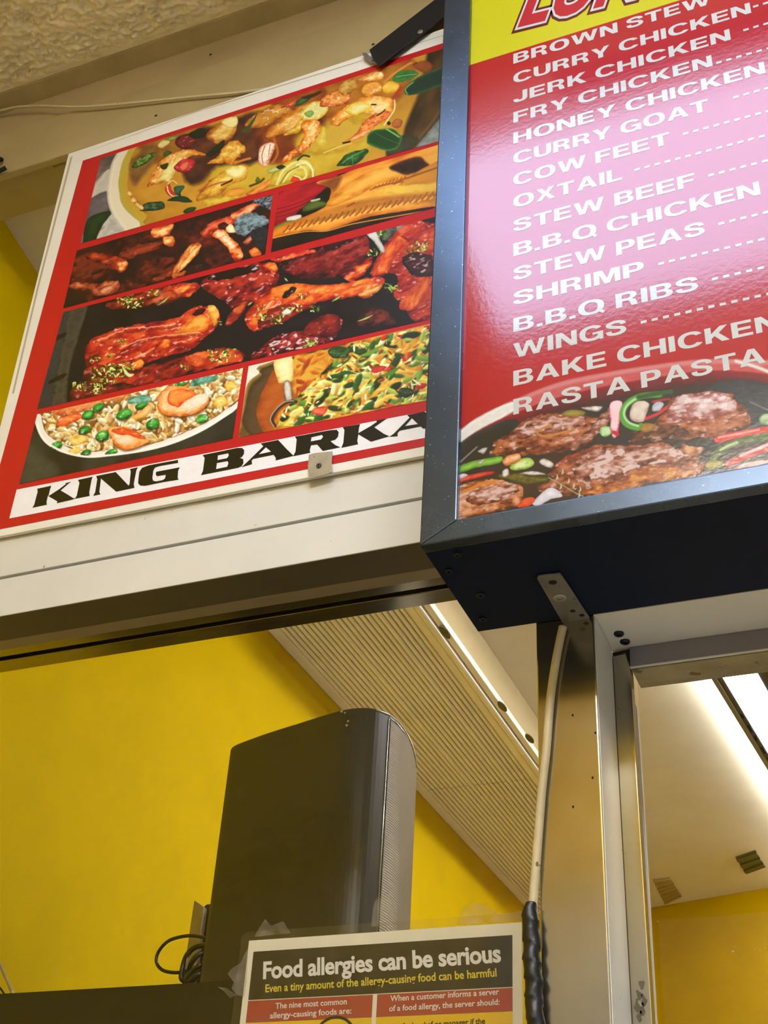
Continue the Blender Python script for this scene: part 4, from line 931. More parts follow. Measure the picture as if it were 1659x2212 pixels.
A.blob([(521, 284), (535, 272), (552, 248), (556, 244), (545, 268), (530, 286)], ['1E4018', '3A6A2C'], 4, 1)
A.blob([(634, 226), (645, 216), (668, 204), (676, 206), (660, 222), (640, 230)], ['1C3820', '2E5830', '4A7840'], 5, 1)
A.blob([(607, 232), (625, 222), (640, 214), (636, 226), (618, 232)], ['9A2820', 'C84830', 'E08848'], 5, 2, spec=.4)
A.blob([(358, 302), (366, 296), (384, 294), (370, 304)], ['4A6A20', 'A8B860'], 4, 1); A.blob([(340, 315), (352, 304), (366, 305), (352, 320)], ['C8B060', 'ECDCA0'], 5, 2)
A.blob([(656, 213), (652, 210), (668, 206), (690, 196), (694, 200), (672, 212)], ['2A2018', '3C2C1C'], 5, 1, soft=3)
print_obj('photo_curry_bowl', P, F, A, m_print, po, YQ)
# ---------------------------------------------------------------- dark wings (left of second row)
c2 = [(166, 541), (589, 420), (573, 549), (136.5, 666)]; P, F, U, V = grid(c2, STEP, YQ); A = Art(U, V, '1C1414')
A.fill(['161216', '1E1416', '3A1614', '24141A'], 30, -.45, 2.0)
D = ['2A0E0E', '5A1812', '8A2C18', 'B04A26']; Lc = ['8A2416', 'C04A22', 'E88A44', 'F8D48A']
def wing(p, c=D, w=10, **k): A.blob(p, c, w, 2.5, 10, k.pop('tx', .5), 7, k.pop('ang', -.4), 2, spec=k.pop('spec', .25), ss=4, scol=k.pop('scol', 'F0A070'), **k)
for p in ([(160, 560), (200, 545), (240, 580), (230, 610), (180, 612), (150, 600)], [(290, 505), (330, 495), (330, 525), (270, 545), (250, 530)], [(270, 600), (330, 560), (380, 560), (370, 590), (300, 620)], [(385, 505), (430, 490), (470, 505), (460, 540), (430, 530), (400, 520)], [(440, 560), (480, 530), (500, 560), (460, 578)], [(190, 640), (260, 615), (320, 610), (260, 640), (200, 655)]):
    A.blob(p, ['180C10', '34120F', '5A1C16', '74281C'], 16, 5, 12, .75, 9, -.45, 2.4, 4, spec=.25, ss=5, scol='B0604A', sth=.68)
wing([(185, 548), (215, 545), (250, 553), (272, 562), (276, 575), (262, 590), (240, 580), (215, 568), (190, 562)], ['3A100E', '7A2014', 'B03A20', 'D05A30'])
wing([(255, 565), (272, 562), (275, 574), (264, 588), (252, 582)], Lc, 6, tx=.4)
wing([(255, 550), (290, 530), (330, 524), (356, 520), (345, 536), (310, 548), (275, 560)], ['3A1210', '6A2016', '8E3420', 'A84228'])
wing([(325, 505), (335, 490), (360, 484), (374, 484), (372, 500), (360, 512), (335, 514)], ['7A1E14', 'C84824', 'F0A454', 'F8E49A'], 9)
wing([(352, 514), (372, 512), (377, 524), (370, 532), (354, 528)], ['A03018', 'E88C3C', 'FAE8A0'], 7)
wing([(328, 600), (350, 592), (372, 582), (378, 588), (356, 602), (338, 606)], ['5A1812', 'A84020', 'E0904A'], 6)
wing([(368, 590), (388, 560), (408, 532), (425, 524), (434, 532), (420, 556), (400, 576), (380, 592)], ['5A1610', 'A03A1C', 'D87A34', 'F4C070'], 8, ang=-.95)
wing([(400, 560), (425, 532), (435, 530), (418, 556), (392, 584), (380, 590)], ['B84A20', 'F0A850', 'FAE0A0'], 4, tx=.3)
wing([(150, 612), (175, 608), (210, 612), (240, 606), (258, 610), (254, 628), (230, 636), (212, 640), (190, 630), (155, 624)], ['3A1410', '7A2A1A', 'A84A2C', 'D08050'], 9)
wing([(212, 625), (235, 615), (255, 606), (250, 628), (222, 638)], ['6A1E1A', 'B05038', 'E0A070'], 6)
wing([(405, 578), (440, 570), (425, 582)], ['2C1014', '4A1C1A'])
wing([(375, 592), (402, 586), (395, 596), (372, 604)], ['6A1C14', 'A84420', 'E08040'], 5)
wing([(430, 500), (460, 478), (500, 466), (512, 470), (500, 488), (470, 500), (445, 512)], ['4A1012', '9A2A1C', 'D84A30', 'E87A50'], 9)
wing([(500, 462), (530, 446), (560, 434), (565, 440), (545, 456), (512, 474), (500, 474)], ['8A2418', 'D05028', 'F4A068', 'FCE0B0'], 7, tx=.5)
wing([(470, 488), (488, 480), (495, 490), (478, 498)], ['200C10', '481418'])
wing([(460, 508), (470, 496), (486, 496), (498, 512), (512, 524), (524, 545), (522, 560), (508, 566), (500, 552), (492, 535), (476, 520)], ['8A2014', 'D4501E', 'F4A058', 'FCE8C0'], 8, tx=.6)
wing([(488, 492), (500, 484), (508, 500), (496, 504)], ['C06030', 'F8D090', 'FCF0C0'], 5)
wing([(538, 545), (552, 535), (562, 540), (562, 552), (545, 556)], ['7A2414', 'D8601E', 'F49848'], 6)
wing([(525, 522), (545, 505), (548, 515), (535, 528)], ['6A2018', 'C06040', 'F0B088'], 5)
A.blob([(505, 480), (525, 462), (550, 460), (575, 468), (580, 482), (556, 498), (530, 508), (512, 505)], ['3A464C', '6A8088', '88A2AC'], 10, 4, 8, .8, 5, spec=.3, ss=3, scol='C0D0D8')
A.blob([(540, 500), (575, 490), (575, 530), (560, 535), (545, 520)], ['12161C', '2C343C'], 8, 3, 6, .8, 4)
A.blob([(545, 433), (590, 420), (590, 455), (565, 445)], ['1A1A20', '4A545C', '8A949C'], 8, 3, 6, .9, 3)
for p in ([(285, 600), (300, 575), (310, 600), (290, 625)], [(440, 540), (480, 530), (495, 555), (470, 575)], [(400, 480), (450, 470), (440, 500), (410, 510)], [(270, 520), (300, 505), (310, 515), (280, 530)], [(320, 560), (345, 548), (340, 580)]):
    A.blob(p, ['1A1014', '3C1618', '5A1E1A'], 12, 4, 10, .7, 8, soft=6, a=.7)
print_obj('photo_dark_wings', P, F, A, m_print, po, YQ)
# ---------------------------------------------------------------- golden patty
c3 = ext([(602, 414.5), (947.6, 312.6), (941, 448), (585, 545)]); P, F, U, V = grid(c3, STEP, YQ); A = Art(U, V, '14110E')
A.fill(['100E0C', '1A1612', '221C16'], 30)
A.blob([(598, 405), (700, 385), (735, 370), (680, 432), (640, 470), (600, 500), (590, 500)], ['6A0A16', '9A1220', 'B81A2A'], 14, 1, 20, .5, 9, -.35, 5)
for k in range(5): A.line([(598, 452+k*9), (640, 440+k*8), (690-k*8, 418+k*9)], 1.6, '6A0E18', 1.2, sm=True)
A.blob([(700, 410), (725, 388), (735, 395), (715, 430), (700, 445), (660, 465), (640, 462), (665, 440)], ['0C0E0A', '14160E'], 8, .5)
A.blob([(655, 446), (680, 432), (712, 442), (680, 452), (655, 458)], ['2A4014', '5A6E28'], 6, 1, soft=3)
A.line([(673, 434), (690, 430)], 4, 'C8C8B8', 2); A.blob([(620, 470), (650, 464), (645, 476), (622, 478)], ['A8A090', 'E0DCD0'], 4, .8, soft=1.5)
A.blob([(592, 490), (625, 476), (640, 482), (610, 500), (590, 505)], ['5A6A20', '8A9438'], 6, 1, soft=3)
A.blob([(683, 394), (730, 380), (800, 352), (880, 330), (960, 300), (985, 300), (985, 440), (935, 446), (880, 455), (800, 468), (760, 480), (705, 498), (660, 498), (610, 510), (584, 516), (588, 498), (640, 475), (700, 448), (712, 425), (712, 405)], ['B8601A', 'DC8224', 'EC9C34', 'F2B248'], 14, 1, 20, .4, 16, -.3, 3, 1.3, .1)
A.blob([(690, 395), (735, 380), (735, 395), (722, 412), (708, 404)], ['6A3418', '8E4E1E'], 10, 1, soft=7, a=.8)
A.blob([(705, 440), (730, 412), (770, 385), (820, 362), (860, 364), (866, 378), (850, 390), (810, 400), (770, 425), (720, 445)], ['B86A18', 'E0922E', 'ECAE44', 'F0B850'], 16, 1, 20, .35, 12, -.4, 2.5)
A.blob([(840, 362), (875, 345), (905, 338), (918, 348), (928, 360), (900, 372), (876, 378), (860, 372)], ['5A2A12', '3A1E12', '22140E'], 9, 1, soft=5, lit=-.5)
A.blob([(930, 355), (985, 340), (985, 395), (900, 398), (850, 410), (880, 385)], ['B06A1C', 'D48A2C', 'D8942E'], 10, 1, 20, .3, 8, -.3, 3)
A.line([(850, 398), (870, 388), (905, 376), (945, 362), (985, 350)], 3, '8A4814', 2.5); A.line([(800, 410), (830, 400), (870, 392)], 3, '9A5216', 2.5)
for k in range(9): A.line([(806+k*8, 407-k*2.3), (812+k*8, 402-k*2.6)], 2.4, '9A4C14', 1.8, sm=False)
A.blob([(800, 412), (850, 400), (900, 398), (985, 388), (985, 408), (900, 418), (840, 420)], ['D89A30', 'ECC048', 'EEC850'], 10, 1, soft=6, a=.85)
A.blob([(700, 455), (760, 435), (820, 425), (880, 420), (985, 415), (985, 435), (900, 440), (800, 450), (720, 475), (650, 482), (640, 478)], ['A8641E', 'B87424', 'C88430'], 14, 2, 20, .5, 8, -.3, 4, soft=7, a=.8)
for k in range(26):
    x = 612+k*13; y = 503-k*3.0-(2 if k % 2 else 0)
    A.line([(x, y-2), (x+6, y-7), (x+12, y-16)], 2.6, '8A4412' if k < 20 else '9C5A1A', 2.4)
    A.line([(x+5, y-1), (x+11, y-6)], 3.2, 'F2BC58', 2.5)
A.line([(750, 446), (765, 438)], 3, 'B03418', 2)
A.line([(590, 514), (660, 500), (705, 499), (760, 484), (850, 468), (940, 452)], 2, 'E89A3C', 1.5)
print_obj('photo_golden_patty', P, F, A, m_print, po, YQ)
# ---------------------------------------------------------------- glazed wings (wide middle)
c4 = ext([(137, 674), (941, 468), (927, 690), (80, 884)]); P, F, U, V = grid(c4, STEP, YQ); A = Art(U, V, '15121A')
A.fill(['100E14', '16131A', '1A161C'], 30)
A.blob([(120, 670), (165, 660), (150, 740), (130, 900), (70, 900)], ['26282C', '34383C'], 14, .5, tx=.4, ts=3)
A.blob([(152, 668), (190, 655), (172, 720), (150, 800), (140, 890), (108, 885), (128, 780)], ['26241E', '4A463C', '3A362E'], 12, .5, soft=4)
for y in (724, 812): A.blob([(110, y+8), (142, y-6), (138, y+4), (106, y+17)], ['0C0A08', '14120E'], 4, .3)
R = ['24060C', '5C0E16', 'A01C1C', 'D84826']; RO = ['5A0E10', 'A8241A', 'DC5A22', 'F4A040']
def gz(p, c=R, w=14, **k): A.blob(p, c, w, k.pop('warp', 3), 10, k.pop('tx', .62), k.pop('ts', 9), k.pop('ang', -.4), 2.4, spec=k.pop('spec', .75)*.8, ss=k.pop('ss', 5), scol=k.pop('scol', 'FFCDB8'), sth=k.pop('sth', .64)+.045, **k)
def herb(x, y, r=10, n=1, c=('5A7A24', 'A8C050', 'DCE890', '2C4414')):
    A.bits([(x-r*1.3, y-r*.8), (x+r*1.3, y-r*.9), (x+r*1.2, y+r*.8), (x-r*1.2, y+r*.8)], 5.2, 7.5, 3, -.5, c, .62, seed=int(x), aj=1.5)
gz([(230, 655), (300, 630), (360, 618), (418, 612), (430, 622), (400, 645), (330, 662), (260, 668), (235, 664)], ['1A0C0E', '4A1214', '8A2418', 'C05020'], spec=.3)
gz([(350, 622), (395, 612), (432, 616), (420, 630), (405, 642), (385, 635)], RO, 8, spec=.5)
gz([(432, 612), (470, 588), (530, 572), (580, 567), (600, 582), (600, 610), (580, 640), (540, 660), (515, 680), (480, 650), (450, 632)], ['2A080E', '5E101A', '98201E', 'B83A28'], 16, sth=.6)
gz([(450, 600), (490, 582), (550, 574), (560, 584), (520, 596), (470, 606)], ['140A0C', '24100E'], 8, spec=.9, scol='F0F0F4', sth=.6)
gz([(565, 572), (592, 568), (600, 585), (600, 600), (585, 590)], RO, 7, spec=.9)
gz([(585, 558), (620, 545), (672, 540), (690, 550), (660, 562), (600, 566)], ['6A1018', 'B0241E', 'E0502E', 'F08A50'], 8, spec=.8)
gz([(600, 570), (680, 545), (700, 528), (750, 510), (785, 505), (800, 530), (795, 560), (770, 585), (720, 600), (650, 600)], ['220A10', '4E101A', '7E1C20', 'A03028'], 18, spec=.35, scol='E8B0B0')
gz([(700, 526), (745, 512), (760, 520), (730, 535), (705, 540)], ['1C0A0E', '3A1016'], 8, spec=.8)
gz([(742, 600), (760, 585), (790, 562), (805, 555), (800, 575), (780, 598), (760, 608)], RO, 9, spec=.6)
gz([(800, 590), (815, 555), (835, 520), (856, 492), (885, 480), (920, 478), (960, 490), (985, 480), (985, 690), (915, 695), (890, 690), (870, 660), (850, 640), (860, 600), (840, 590), (815, 600)], ['4A0E14', '8E1A1C', 'BC3420', 'D85A2A'], 18, sth=.62)
gz([(802, 592), (820, 560), (845, 520), (868, 505), (876, 520), (850, 560), (830, 590)], ['A02418', 'D8501E', 'F08A30'], 9, ang=-1.0, spec=.4)
gz([(868, 560), (890, 545), (930, 552), (940, 590), (910, 600), (880, 585)], ['140A0C', '2A0E12', '4A1418'], 12, spec=.9, scol='F4E4E4', sth=.6)
gz([(856, 495), (890, 482), (925, 490), (925, 520), (895, 530), (870, 515)], ['7A1418', 'B42C20', 'E0603A'], 9, spec=.8)
gz([(860, 660), (905, 610), (925, 600), (920, 650), (890, 670)], ['8E1E18', 'CC4A1E', 'E87A2A'], 9, ang=-1.0, spec=.3)
A.blob([(855, 690), (830, 670), (800, 665), (770, 690), (760, 705), (850, 700)], ['160C0E', '4A1A1A', '7A2E22'], 10, 3, 10, .7, 7, soft=4)
# spoon
A.blob([(792, 505), (812, 496), (818, 512), (832, 540), (824, 545), (808, 522)], ['8A8C84', 'C8C8BE', 'D8D8CE'], 6, .5); A.blob([(848, 486), (866, 480), (872, 488), (856, 498)], ['6A6C64', 'A0A098'], 5, .5)
A.blob([(815, 495), (850, 485), (856, 500), (835, 520), (820, 512)], ['1C2420', '4A544C', '6A746A'], 8, 2, tx=.7, ts=5)
# drumstick
gz([(530, 695), (535, 672), (560, 645), (595, 620), (640, 612), (690, 616), (740, 612), (790, 600), (825, 598), (830, 610), (815, 628), (790, 645), (775, 640), (740, 645), (690, 652), (650, 670), (620, 690), (580, 706), (545, 715)], ['7A1616', 'B42A1A', 'D8521E', 'F08A34'], 17, tx=.5, spec=.85, sth=.63)
gz([(590, 622), (640, 612), (700, 618), (745, 614), (790, 602), (800, 606), (760, 622), (700, 634), (650, 634), (610, 645), (590, 640)], ['C04018', 'E87424', 'F0A044'], 8, spec=.6, warp=2)
gz([(608, 640), (618, 628), (636, 620), (640, 626), (625, 640), (612, 646)], ['140A0A', '2A1410'], 5, spec=.9, scol='D0D0D8', sth=.58)
gz([(560, 690), (600, 660), (650, 660), (680, 655), (650, 675), (600, 700), (560, 708)], ['4A0E14', '7E1A18', 'A82C1C'], 10, spec=.4)
gz([(772, 636), (800, 622), (826, 612), (824, 622), (812, 634), (790, 645)], ['8A2A18', 'D07830', 'F0C070'], 6, spec=.7)
# lower centre
gz([(540, 770), (570, 745), (610, 720), (660, 712), (700, 690), (740, 690), (725, 730), (690, 745), (640, 758), (560, 776)], ['22080E', '541018', '8E1E22', 'B03430'], 14, spec=1.0, sth=.57, ss=4, scol='FBE6E4', ts=5)
gz([(665, 700), (700, 680), (735, 686), (730, 720), (700, 730), (660, 722)], ['3A0A12', '6E1418', '9A2A1E'], 12, spec=.4)
# big wing left
gz([(184, 780), (188, 745), (215, 725), (260, 708), (320, 698), (375, 688), (410, 670), (430, 662), (465, 664), (475, 680), (468, 705), (440, 730), (410, 755), (360, 770), (300, 790), (240, 815), (195, 810)], ['5A0E14', '98181C', 'C0301E', 'DC5A2C'], 16, spec=.85, sth=.62)
gz([(375, 725), (410, 690), (440, 680), (452, 690), (445, 715), (415, 725)], ['B8461A', 'E8862A', 'F4B048'], 10, spec=.2)
gz([(448, 664), (465, 662), (474, 680), (466, 700), (455, 690)], ['D07418', 'F0B048', 'F8D068'], 8, spec=.2)
gz([(416, 682), (425, 668), (445, 668), (436, 680)], ['1E0A0C', '481414'], 5, spec=.8)
for Q in ([(215, 735), (270, 712), (330, 706), (380, 700)], [(260, 752), (320, 730), (380, 722), (430, 718)], [(300, 770), (350, 745), (400, 738)]):
    A.line(Q, 2.4, 'F8C8A0', 2, a=.7, warp=3); A.line([(x+3, y+6) for x, y in Q], 4, '6A1014', 4, a=.6, warp=3)
gz([(330, 760), (345, 740), (365, 734), (372, 748), (355, 762)], RO, 7, spec=.5)
gz([(170, 850), (185, 790), (230, 790), (300, 795), (350, 780), (420, 765), (460, 754), (500, 752), (522, 760), (528, 775), (480, 790), (400, 810), (300, 840), (180, 870), (140, 880), (150, 860)], ['240A0E', '5A1216', '8E1E1C', 'B8341E'], 18, spec=.45)
gz([(400, 772), (440, 760), (500, 755), (525, 766), (520, 780), (470, 790), (430, 796)], ['8A1816', 'C03A1C', 'E87030'], 10, spec=.7)
gz([(280, 800), (295, 776), (310, 780), (308, 795)], RO, 7, spec=.6)
gz([(145, 880), (165, 830), (220, 830), (290, 830), (250, 860), (180, 880)], ['1A0A0E', '4A1216', '8A221E'], 10, spec=.6)
gz([(485, 700), (500, 672), (520, 655), (535, 650), (520, 680), (495, 702)], ['4A1014', '98281A', 'D0602C'], 7, spec=.5)
for x, y, r in ((270, 648, 14), (292, 655, 14), (330, 632, 10), (225, 812, 22), (250, 800, 18), (212, 840, 14), (280, 790, 12), (205, 775, 10), (172, 835, 12), (470, 770, 18), (495, 762, 12), (400, 792, 8), (262, 740, 8), (565, 665, 8), (565, 685, 10), (600, 690, 12), (620, 672, 10), (650, 640, 9), (640, 665, 10), (680, 668, 8), (845, 622, 12), (905, 532, 14), (885, 540, 10), (830, 505, 10), (805, 545, 10), (470, 700, 7), (672, 742, 12), (240, 770, 7)): herb(x, y, r)
for Q in ([(340, 660), (355, 650), (366, 640)], [(716, 652), (728, 645), (738, 638)], [(614, 600), (622, 608)], [(770, 695), (790, 688), (806, 680)], [(650, 750), (672, 742), (690, 736)], [(836, 612), (850, 622), (858, 624)], [(535, 660), (545, 652)]): A.line(Q, 4.5, '6C9038', 1, taper=True); A.line(Q, 2, 'C4D880', 1, taper=True)
A.blob([(270, 808), (268, 796), (278, 806), (290, 808), (280, 814)], ['C8D880', 'E8F0B0'], 3, 1); A.blob([(608, 676), (620, 666), (630, 674), (618, 680)], ['A8C0A0', 'F0F4E8'], 3, .8)
print_obj('photo_glazed_wings', P, F, A, m_print, po, YQ)
# ---------------------------------------------------------------- fried rice
c5 = [(80.5, 895), (525, 795), (502.6, 947), (41.5, 1046)]; P, F, U, V = grid(c5, STEP, YQ); A = Art(U, V, '2E2C24')
A.fill(['24221C', '302E26', '3A382E'], 40)
A.blob([(40, 1050), (60, 960), (90, 980), (130, 1010), (110, 1040)], ['38362C', '4A483A'], 20, 1, soft=12)
A.blob([(440, 830), (480, 812), (540, 785), (540, 815), (470, 850)], ['E0DCD0', 'F4F0E8'], 10, .5)
A.blob([(74, 905), (78, 890), (300, 830), (530, 790), (520, 870), (480, 905), (430, 935), (370, 960), (310, 975), (240, 984), (180, 988), (120, 972), (88, 945)], ['EDE8DA', 'F6F3EA', 'EFEBE0'], 8, .2, tx=.05, lit=0)
body = [(90, 900), (100, 885), (300, 830), (540, 785), (530, 850), (480, 890), (430, 920), (370, 945), (310, 962), (240, 972), (180, 975), (130, 958), (100, 935)]
A.blob(body, ['8A5A2C', '6A4420', '8C6430', 'A67A3C'], 20, 2, 14, .7, 9, lit=0)
A.bits(body, 13, 17, 10, -.5, ['E8C890', 'D8B070', 'B88848', 'F0DCA8'], .85, aj=1.2, soft=2)
A.bits(body, 11, 14, 8, -.6, ['F4E8C4', 'F0D89C', 'FAF2DC', 'D8B878'], .62, aj=1.3, soft=1.8)
A.bits(body, 13, 13, 7.5, .6, ['F6ECD0', 'E4C480', 'C08840'], .45, aj=1.3, soft=1.6)
A.blob([(110, 890), (200, 862), (280, 840), (290, 850), (230, 870), (160, 895)], ['C0502C', 'E08A50', 'ECA468'], 8, 4, tx=.6)
for p in ([(122, 915), (130, 902), (165, 892), (178, 900), (160, 912), (135, 922)],): A.blob(p, ['C43A14', 'E86024', 'F49860'], 8, 2, spec=.4)
def pea(x, y, rx=14, ry=9, an=-.4):
    pts = [(x+rx*math.cos(t)*math.cos(an)-ry*math.sin(t)*math.sin(an), y+rx*math.cos(t)*math.sin(an)+ry*math.sin(t)*math.cos(an)) for t in np.arange(0, 6.2, .7)]
    A.blob([(a+1, b+3) for a, b in pts], ['2A1C0C', '2A1C0C'], 6, .5, soft=4, a=.6)
    A.blob(pts, ['0E3A10', '1E7A22', '3AA83C', '78CC60'], 8, .8, 10, .35, 8, lit=.5, spec=.6, ss=5, sth=.62)
for a in ((190, 896, 14, 10), (212, 880, 13, 8, -.5), (268, 895, 18, 11), (330, 916, 15, 11), (221, 942, 15, 11), (122, 962, 13, 8), (437, 904, 14, 9), (388, 830, 12, 7), (185, 978, 12, 6), (305, 876, 14, 7), (182, 929, 14, 8), (240, 977, 14, 6)): pea(*a)
for p in ([(275, 870), (290, 855), (320, 855), (325, 866), (300, 872)], [(410, 830), (425, 816), (465, 812), (470, 820), (440, 830), (415, 834)]): A.blob(p, ['2A6A4C', '5CA088', '98C8B8'], 8, 2, tx=.6, ts=5)
def shrimp(p, inner=None):
    A.blob([(x+2, y+4) for x, y in p], ['3A1C0C', '3A1C0C'], 8, 1, soft=5, a=.6)
    A.blob(p, ['C85818', 'EE9440', 'F8BC78', 'FCDCB0'], 12, 1.5, tx=.3, spec=.4, ss=5)
shrimp([(340, 870), (345, 850), (365, 835), (400, 835), (425, 850), (450, 855), (450, 870), (430, 890), (390, 900), (355, 895), (342, 885)])
A.blob([(362, 860), (370, 842), (400, 840), (425, 852), (400, 868), (385, 880), (365, 872)], ['D8421A', 'F07A30', 'F8A050'], 9, 2, tx=.4)
A.blob([(395, 875), (420, 856), (448, 852), (446, 868), (420, 884), (400, 885)], ['ECC8A0', 'F6E2C8', 'F8ECD8'], 8, 1.5, tx=.5, ts=3)
shrimp([(232, 925), (255, 922), (280, 925), (310, 945), (325, 952), (300, 965), (270, 972), (250, 962), (240, 945)])
A.blob([(240, 930), (262, 924), (290, 930), (315, 948), (290, 945), (262, 940)], ['C83C14', 'E86428'], 6, 2, spec=.3)
A.blob([(250, 950), (270, 940), (292, 946), (285, 958), (262, 960)], ['F0C090', 'FCE4C0'], 7, 1.5)
A.blob([(328, 880), (315, 900), (290, 905), (285, 898), (305, 888), (318, 876)], ['D88C30', 'F4BC68', 'F8D498'], 7, 1.5)
for p in ([(150, 945), (175, 938), (188, 945), (180, 958), (158, 962)], [(148, 972), (170, 965), (175, 978), (155, 984)], [(485, 830), (505, 822), (512, 835), (495, 845)], [(460, 868), (478, 855), (492, 868), (475, 880)]): A.blob(p, ['C89028', 'ECC858', 'F8E8A0'], 8, 2.5, tx=.5)
A.line([(79, 905), (90, 942), (124, 970), (182, 986), (240, 983), (310, 973), (370, 957), (430, 932), (480, 902), (505, 884)], 4.5, 'F6F4EE', 1.5)
print_obj('photo_fried_rice', P, F, A, m_print, po, YQ)
# ---------------------------------------------------------------- soup pot
c6 = ext([(537, 791), (926, 700), (915.6, 866), (515, 945)]); P, F, U, V = grid(c6, STEP, YQ); A = Art(U, V, 'E8DCC8')
A.fill(['E0D6C4', 'F2EADC'], 30)
A.blob([(590, 780), (560, 806), (534, 830), (524, 880), (517, 920), (545, 950), (960, 900), (960, 690)], ['B89850', '8A6A30', '5A4420'], 8, .3, tx=.1)
A.blob([(596, 785), (566, 812), (540, 838), (530, 880), (524, 915), (550, 945), (600, 940), (960, 900), (960, 690)], ['3A2C1A', '4C3A24', '5A4428'], 12, .5, tx=.3, lit=0)
A.blob([(600, 795), (575, 830), (556, 870), (556, 905), (575, 938), (620, 940), (700, 900), (700, 780)], ['7A2E10', 'A84E1A', 'B85E22'], 14, 2, 14, .5, 12, -.5, 2.5, lit=0)
body = [(640, 770), (740, 745), (985, 680), (985, 880), (900, 872), (760, 900), (620, 930), (592, 925), (598, 900), (615, 878), (640, 866), (632, 840), (632, 800)]
A.blob(body, ['A85418', 'CC7E20', 'E0A030', 'DCB040'], 20, 4, 16, .6, 12, -.4, 2.0, soft=3, lit=0)
up_ = [(640, 775), (740, 752), (760, 800), (700, 830), (640, 860)]
A.bits(up_, 16, 26, 10, -.45, ['D87A20', 'A84018', 'E89A38', 'C8601C'], .7, soft=3)
full = [(650, 850), (700, 800), (760, 740), (985, 690), (985, 880), (900, 868), (760, 892), (640, 920), (600, 920), (610, 890)]
A.bits(full, 19, 34, 13, -.5, ['F0D870', 'E8C850', 'F4E8A0', 'E0A838'], .75, aj=.8, soft=2.2)
A.bits(full, 19, 32, 11, -.5, ['2A4414', '3C6420', '5A8A30', '1C3010'], .50, aj=.8, soft=2.2)
A.bits(full, 17, 24, 10, -.5, ['F6ECA8', 'DCE078', 'A8C050', 'F0C858'], .55, aj=.9, soft=2.2)
A.bits(full, 24, 30, 11, -.55, ['24401A', '2E5A24', '78A840'], .45, aj=.7, soft=2.2)
A.bits(full, 34, 20, 9, -.4, ['B82418', 'D8381C'], .14, aj=.7)
A.bits(full, 12, 13, 4, -.4, ['F8F0C8', 'C87828', '8A3E10'], .4, aj=1.2)
for p in ([(710, 755), (730, 748), (752, 752), (750, 770), (725, 774), (712, 768)], [(765, 762), (790, 752), (785, 768)], [(860, 848), (870, 838), (890, 840), (892, 852), (875, 860)]): A.blob(p, ['141C0C', '26401C', '3A6430'], 8, 1.5, tx=.5, spec=.3)
A.line([(772, 770), (800, 762), (830, 742)], 10, '6A9A38', 1.5, taper=True); A.line([(822, 815), (845, 805), (868, 790)], 11, '4E8428', 1.5, taper=True); A.line([(772, 808), (745, 805), (715, 815)], 9, '2C5A22', 1.5, taper=True)
A.blob([(802, 800), (815, 790), (835, 792), (825, 802), (808, 806)], ['A81C14', 'D8402C'], 5, 1); A.blob([(672, 888), (690, 878), (708, 880), (700, 895), (680, 896)], ['B02418', 'E05038', 'F08060'], 6, 1.5)
# ladle
A.blob([(592, 780), (630, 770), (633, 815), (627, 825), (606, 828), (600, 822)], ['C8A050', 'F0DC90', 'FAF0B8'], 12, .4, tx=.25)
A.blob([(612, 828), (626, 824), (633, 862), (628, 868), (616, 866)], ['3A3024', 'A89C88', 'E0D8C8'], 6, .3, tx=.2)
A.line([(640, 868), (622, 868), (600, 884), (588, 905), (594, 920)], 7, '3A2E22', 1.5); A.line([(634, 866), (616, 868), (596, 884), (584, 905), (592, 922)], 2, 'B8A890', 1)
print_obj('photo_soup_pot', P, F, A, m_print, po, YQ)
# ---------------------------------------------------------------- menu chicken pan (lower part of the menu)
m_mprint = attr_mat('menu_photo_print', .12, spec=.85, gain=.85, bump=.10)
zt4 = ZPH; pc4 = [proj((X0, YM, zt4)), proj((.10, YM, zt4)), proj((.10, YM, ZB+.014)), proj((X0, YM, ZB+.014))]
P, F, U, V = grid(pc4, 1.3, YM); A = Art(U, V, 'C01420'); A.C[:] = hx('AA101A')
# pan: pale rim then dark inside, fading into the red towards the top
pan = [(960, 960), (985, 936), (1030, 902), (1100, 868), (1200, 828), (1300, 806), (1400, 790), (1520, 776), (1640, 780), (1760, 800), (1800, 1150), (960, 1150)]
A.blob([(x, y-1) for x, y in pan], ['B8686A', 'C87A78', 'B84A4E'], 14, .3, tx=.1, lit=0, soft=3, a=.75)
A.blob([(940, 975), (985, 936), (1030, 902), (1104, 868), (1120, 880), (1060, 920), (1000, 970), (960, 1010)], ['A8A8A0', 'E6E4DC', 'D8D4CC'], 7, .3, tx=.2, lit=0)
ins = [(950, 1010), (990, 962), (1040, 925), (1110, 893), (1200, 860), (1300, 836), (1420, 815), (1540, 800), (1680, 812), (1800, 850), (1800, 1150), (950, 1150)]
A.blob(ins, ['8A1420', '6A1420', '3A2024', '26282A'], 46, .5, tx=.12, ts=20, lit=-.1, soft=4)
A.blob([(950, 1010), (985, 965), (1035, 930), (1115, 905), (1110, 960), (1060, 1000), (1000, 1060), (950, 1080)], ['3A3C3A', '24282A', '20201E'], 16, .5, soft=5)
A.blob([(1500, 860), (1560, 822), (1640, 825), (1760, 860), (1760, 960), (1620, 930), (1560, 900)], ['2C3036', '363A42'], 20, 1, soft=10)
A.line([(1590, 780), (1640, 795), (1700, 820)], 8, 'D8D4CC', 4, a=.8)
A.line([(1620, 868), (1680, 895)], 3, '70747C', 3)
low = [(950, 1060), (1100, 1000), (1300, 970), (1500, 980), (1700, 960), (1700, 1150), (950, 1150)]
A.blob(low, ['2A1C18', '3A2620', '2E221C'], 30, 3, tx=.5, soft=8)
Ck = ['3A1A14', '6E3420', '9A5434', 'B87050']; CkL = ['4A2016', '7E4030', 'A87260', 'CCAAA0']
